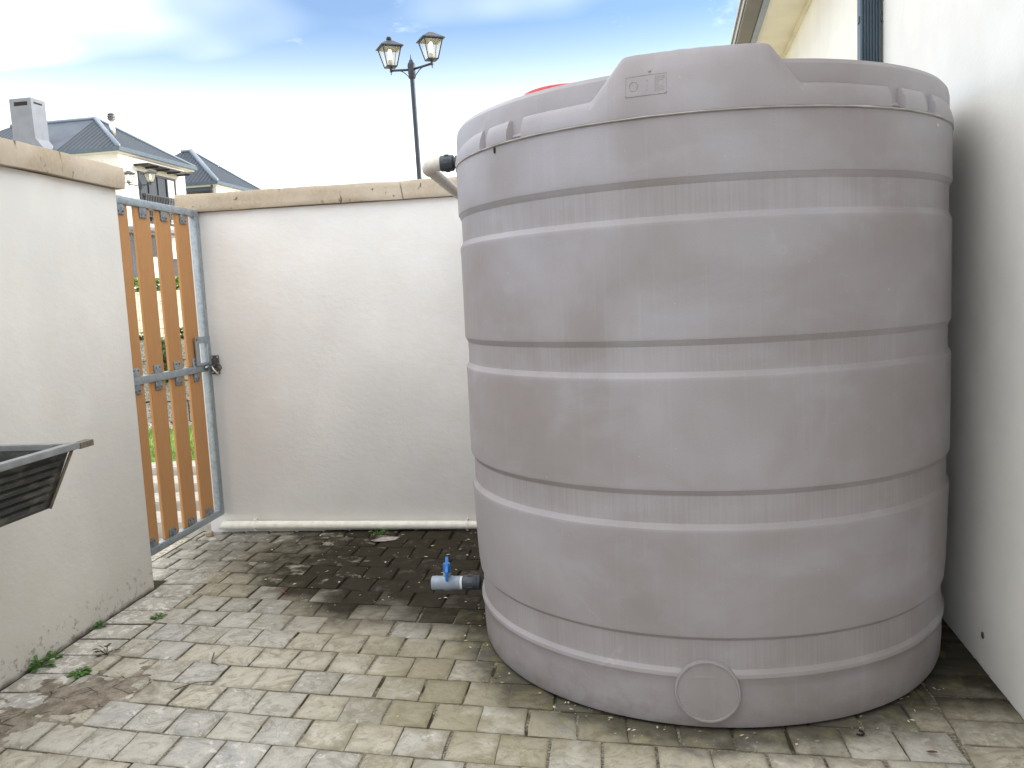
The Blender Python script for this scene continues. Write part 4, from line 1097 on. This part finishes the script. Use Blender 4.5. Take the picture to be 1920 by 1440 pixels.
# leaf plants
def leaf(bm, p, d, L, w, droop=.25):
    d = Vector(d).normalized(); s = d.cross(Vector((0, 0, 1))); s = s.normalized() if s.length > .01 else Vector((1, 0, 0)); n = s.cross(d)
    pts = []
    for t, ww in ((0, .12), (.3, .85), (.6, 1), (.85, .6), (1, .05)):
        c = Vector(p) + d*(L*t) - Vector((0, 0, 1))*(droop*L*t*t); pts.append((bm.verts.new(c - s*(w*ww/2) + n*(.12*w*ww)), bm.verts.new(c), bm.verts.new(c + s*(w*ww/2) + n*(.12*w*ww))))
    for a, b in zip(pts, pts[1:]):
        bm.faces.new((a[0], a[1], b[1], b[0])); bm.faces.new((a[1], a[2], b[2], b[1]))
def weed(loc, size, nleaf, label, group=None, mat=MAT_LEAF, name='weed', cat='plant', up_=.5):
    t = empty(name, loc); tag(t, label, cat, group)
    bm = bmesh.new(); st = bmesh.new()
    for i in range(nleaf):
        a = rng.uniform(0, 6.283); el = rng.uniform(.1, 1.1)*up_*2; d = (math.cos(a)*math.cos(el), math.sin(a)*math.cos(el), math.sin(el))
        s = Vector(d)*size*rng.uniform(.25, .7); L = size*rng.uniform(.35, .65)
        leaf(bm, s, (d[0]+rng.uniform(-.3, .3), d[1]+rng.uniform(-.3, .3), d[2]*.4), L, L*rng.uniform(.45, .65)); tube(st, (0, 0, -.004), s, size*.015+.0006, 5, cap=False)
    tag(link('leaf_cluster', bm, mat, t, True), kind='stuff'); tag(link('stem', st, mat, t, True), kind='stuff')
    return t
wg = 'weeds along the foot of the left wall'
weed((-2.292, 3.30, .0), .040, 16, 'tiny green weed at the foot of the left wall, farther back towards the gate', wg)
weed((-2.290, 2.985, .0), .045, 18, 'small green weed in the middle of the left wall foot', wg)
weed((-2.285, 2.895, .0), .060, 28, 'leafy green weed clump at the left wall foot, nearest the trough', wg)
weed((-2.085, 2.842, .0), .045, 40, 'low mossy green tuft in the paving joint near the dried mud', wg, up_=.25)
weed((-2.078, 3.40, .0), .035, 40, 'mossy tuft in the paving joint near the gate end', wg, up_=.25)
weed((-2.082, 3.02, .0), .055, 10, 'dark withered seedling standing in the paving joint', wg, mat=MAT_TWIG, up_=.8)
weed((-1.415, 4.672, .0), .055, 14, 'bright green clover plant growing beside the white waste pipe', up_=.35)
weed((-.452, 2.83, .002), .018, 6, 'tiny pale green seedling on a paver left of the tank foot', up_=.3)
# plants above and on the retaining wall
for i, (x, z, s, n_) in enumerate(((-6.5, 1.02, .22, 60), (-5.95, 1.0, .20, 60), (-5.4, 1.03, .22, 60), (-4.9, 1.02, .2, 50))):
    weed((x, RW_Y+.12, z), s, n_, ['green plant on the stone wall, leftmost through the gate slats', 'green plant on the stone wall, second through the gate slats', 'green plant on the stone wall, third through the gate slats', 'green plant on the stone wall, rightmost through the gate slats'][i], 'plants on top of the stone wall', MAT_HEDGE, 'wall_plant')
t = empty('trailing_plant', (-5.62, RW_Y-.05, 1.02)); tag(t, 'dark green plant trailing down the face of the stone retaining wall', 'plant')
bm = bmesh.new()
for i in range(150):
    zq = rng.uniform(-.50, .05); leaf(bm, (rng.uniform(-.10, .10), rng.uniform(-.06, .0), zq), (rng.uniform(-1, 1), -1, rng.uniform(-1, .3)), .07, .045)
tag(link('leaf_cluster', bm, MAT_HEDGE, t), kind='stuff')
bm = bmesh.new()
for i in range(2600):
    x = rng.uniform(-22, -13); y = 30.5 + rng.uniform(-.5, .5); z = terr(x, y)+rng.uniform(0, .42)
    leaf(bm, (x, y, z), (rng.uniform(-1, 1), rng.uniform(-1, .2), rng.uniform(-.3, 1)), .2, .12)
tag(link('hedge', bm, MAT_GRASS), kind='stuff')
bm = bmesh.new(); bmesh.ops.create_uvsphere(bm, u_segments=16, v_segments=10, radius=.13)
tag(link('ball', bm, MAT_BALL, smooth=True, loc=(-9.55, 19.6, terr(-9.6, 19.6)+.13)), 'small blue ball lying on the ground beyond the gate', 'ball')

# ================================================================== SMALL THINGS ON THE PAVING
# dried mud crust in the front left corner
bm = bmesh.new(); n = 84; gx = []
mc = Vector((-2.00, 2.600))
for j in range(n+1):
    row = []
    for i in range(n+1):
        x = mc.x - .36 + .72*i/n; y = mc.y - .40 + .80*j/n
        u, v = (x-mc.x), (y-mc.y); u2 = u*.80 - v*.60; v2 = u*.60 + v*.80
        m_ = 1 - math.sqrt((u2/.14)**2 + (v2/.215)**2)
        h = .012*m_ + .016*nz(x*9, y*9, 2) + .007*nz(x*26, y*26, 4) + .004*nz(x*70, y*70, 6)
        h = h*.55 if h > 0 else h
        row.append(bm.verts.new((x, y, max(-.008, min(h, .011) + .001))))
    gx.append(row)
for j in range(n):
    for i in range(n):
        q = (gx[j][i], gx[j][i+1], gx[j+1][i+1], gx[j+1][i])
        if max(v.co.z for v in q) > -.006: bm.faces.new(q)
for v in [v for v in bm.verts if not v.link_faces]: bm.verts.remove(v)
tag(link('dried_mud', bm, MAT_SOIL, smooth=True), kind='stuff')
# leaf bits and chips
bm = bmesh.new()
def bit(x, y, s, lift=.004):
    a = rng.uniform(0, 6.28); l, w = s, s*rng.uniform(.2, .55); c, sn = math.cos(a), math.sin(a)
    vs_ = []
    for u, v, z in ((-l, 0, 0), (0, -w, .3*s), (l, 0, .15*s), (0, w, .35*s)): vs_.append(bm.verts.new((x+u*c-v*sn, y+u*sn+v*c, lift+z*rng.uniform(0, .6))))
    bm.faces.new(vs_)
for i in range(170): 
    x, y = rng.uniform(-2.2, -.55), rng.uniform(3.45, 4.70)
    bit(x, y, rng.choice((.003, .004, .005, .006, .008, .013)))
for i in range(110): bit(rng.uniform(-2.0, -.3), rng.uniform(2.25, 3.45), rng.choice((.002, .003, .003, .005)))
for i in range(90):
    a = rng.uniform(R(-100), R(60)) - math.pi/2; r = rng.uniform(.88, .98); bit(TX+r*math.cos(a), TY+r*math.sin(a), rng.choice((.003, .005, .009)))
tag(link('leaf_litter', bm, MAT_LITTER), kind='stuff')
def twig(pts, r, label, mat=MAT_TWIG):
    bm = bmesh.new(); path_tube(bm, pts, [r*(1-.5*i/len(pts)) for i in range(len(pts))], 6)
    tag(link('twig', bm, mat, smooth=True), label, 'twig', 'twigs on the paving')
twig([(-1.62, 3.02, .006), (-1.60, 2.97, .011), (-1.585, 2.93, .010), (-1.545, 2.905, .006)], .0022, 'curved dark twig lying on the pale pavers')
twig([(-1.62, 2.71, .005), (-1.56, 2.755, .011), (-1.50, 2.775, .006)], .0020, 'short bent twig between the mud and the tank')
twig([(-1.63, 3.735, .004), (-1.60, 3.695, .008), (-1.585, 3.685, .006)], .0018, 'short reddish stalk on the black stained pavers', MAT_RED)
# a curled worm cast and a dry leaf in front of the tank on the right
bm = bmesh.new(); path_tube(bm, [(.712+.013*math.cos(t), 2.475+.013*math.sin(t), .007) for t in [R(-140)+R(220)*i/10 for i in range(11)]], .003, 6)
tag(link('millipede', bm, MAT_SHADOWGAP, smooth=True), 'small black curled millipede on a paver to the right of the tank foot', 'insect')
bm = bmesh.new(); leaf(bm, (0, 0, .008), (.8, -.6, .15), .034, .016, -.1)
tag(link('fallen_leaf', bm, mat_plain('brown leaf', (.13, .045, .03), .7, var=.3, vs_=60), loc=(.868, 2.375, 0)), 'small reddish brown fallen leaf on a grey paver at the right', 'leaf')
# snail-like pebble at the open end of the waste pipe
bm = bmesh.new(); bmesh.ops.create_icosphere(bm, subdivisions=3, radius=.024)
for v in bm.verts: v.co = Vector((v.co.x*1.15, v.co.y, v.co.z*.85)) * (1 + .16*nz(v.co.x*60, v.co.y*60, v.co.z*60))
tag(link('pebble', bm, mat_plain('brown pebble', (.34, .27, .19), .8, var=.4, vs_=70), smooth=True, loc=(-2.462, 4.665, .017)), 'small brown pebble beside the open left end of the waste pipe', 'pebble')
# grey wet leaf flat on the stain
bm = bmesh.new(); pts = [(-.075, -.02), (-.03, .035), (.03, .05), (.085, .035), (.07, -.02), (.01, -.045), (-.05, -.045)]
vt = [bm.verts.new((u, v, .006+.003*nz(u*30, v*30))) for u, v in pts]; bm.faces.new(vt); bmesh.ops.solidify(bm, geom=list(bm.faces), thickness=.002)
tag(link('fallen_leaf', bm, mat_plain('pale flake', (.36, .31, .29), .8, var=.3, vs_=40), loc=(-1.335, 4.545, 0)), 'pale grey papery leaf lying flat on the black stain near the pipe', 'leaf')
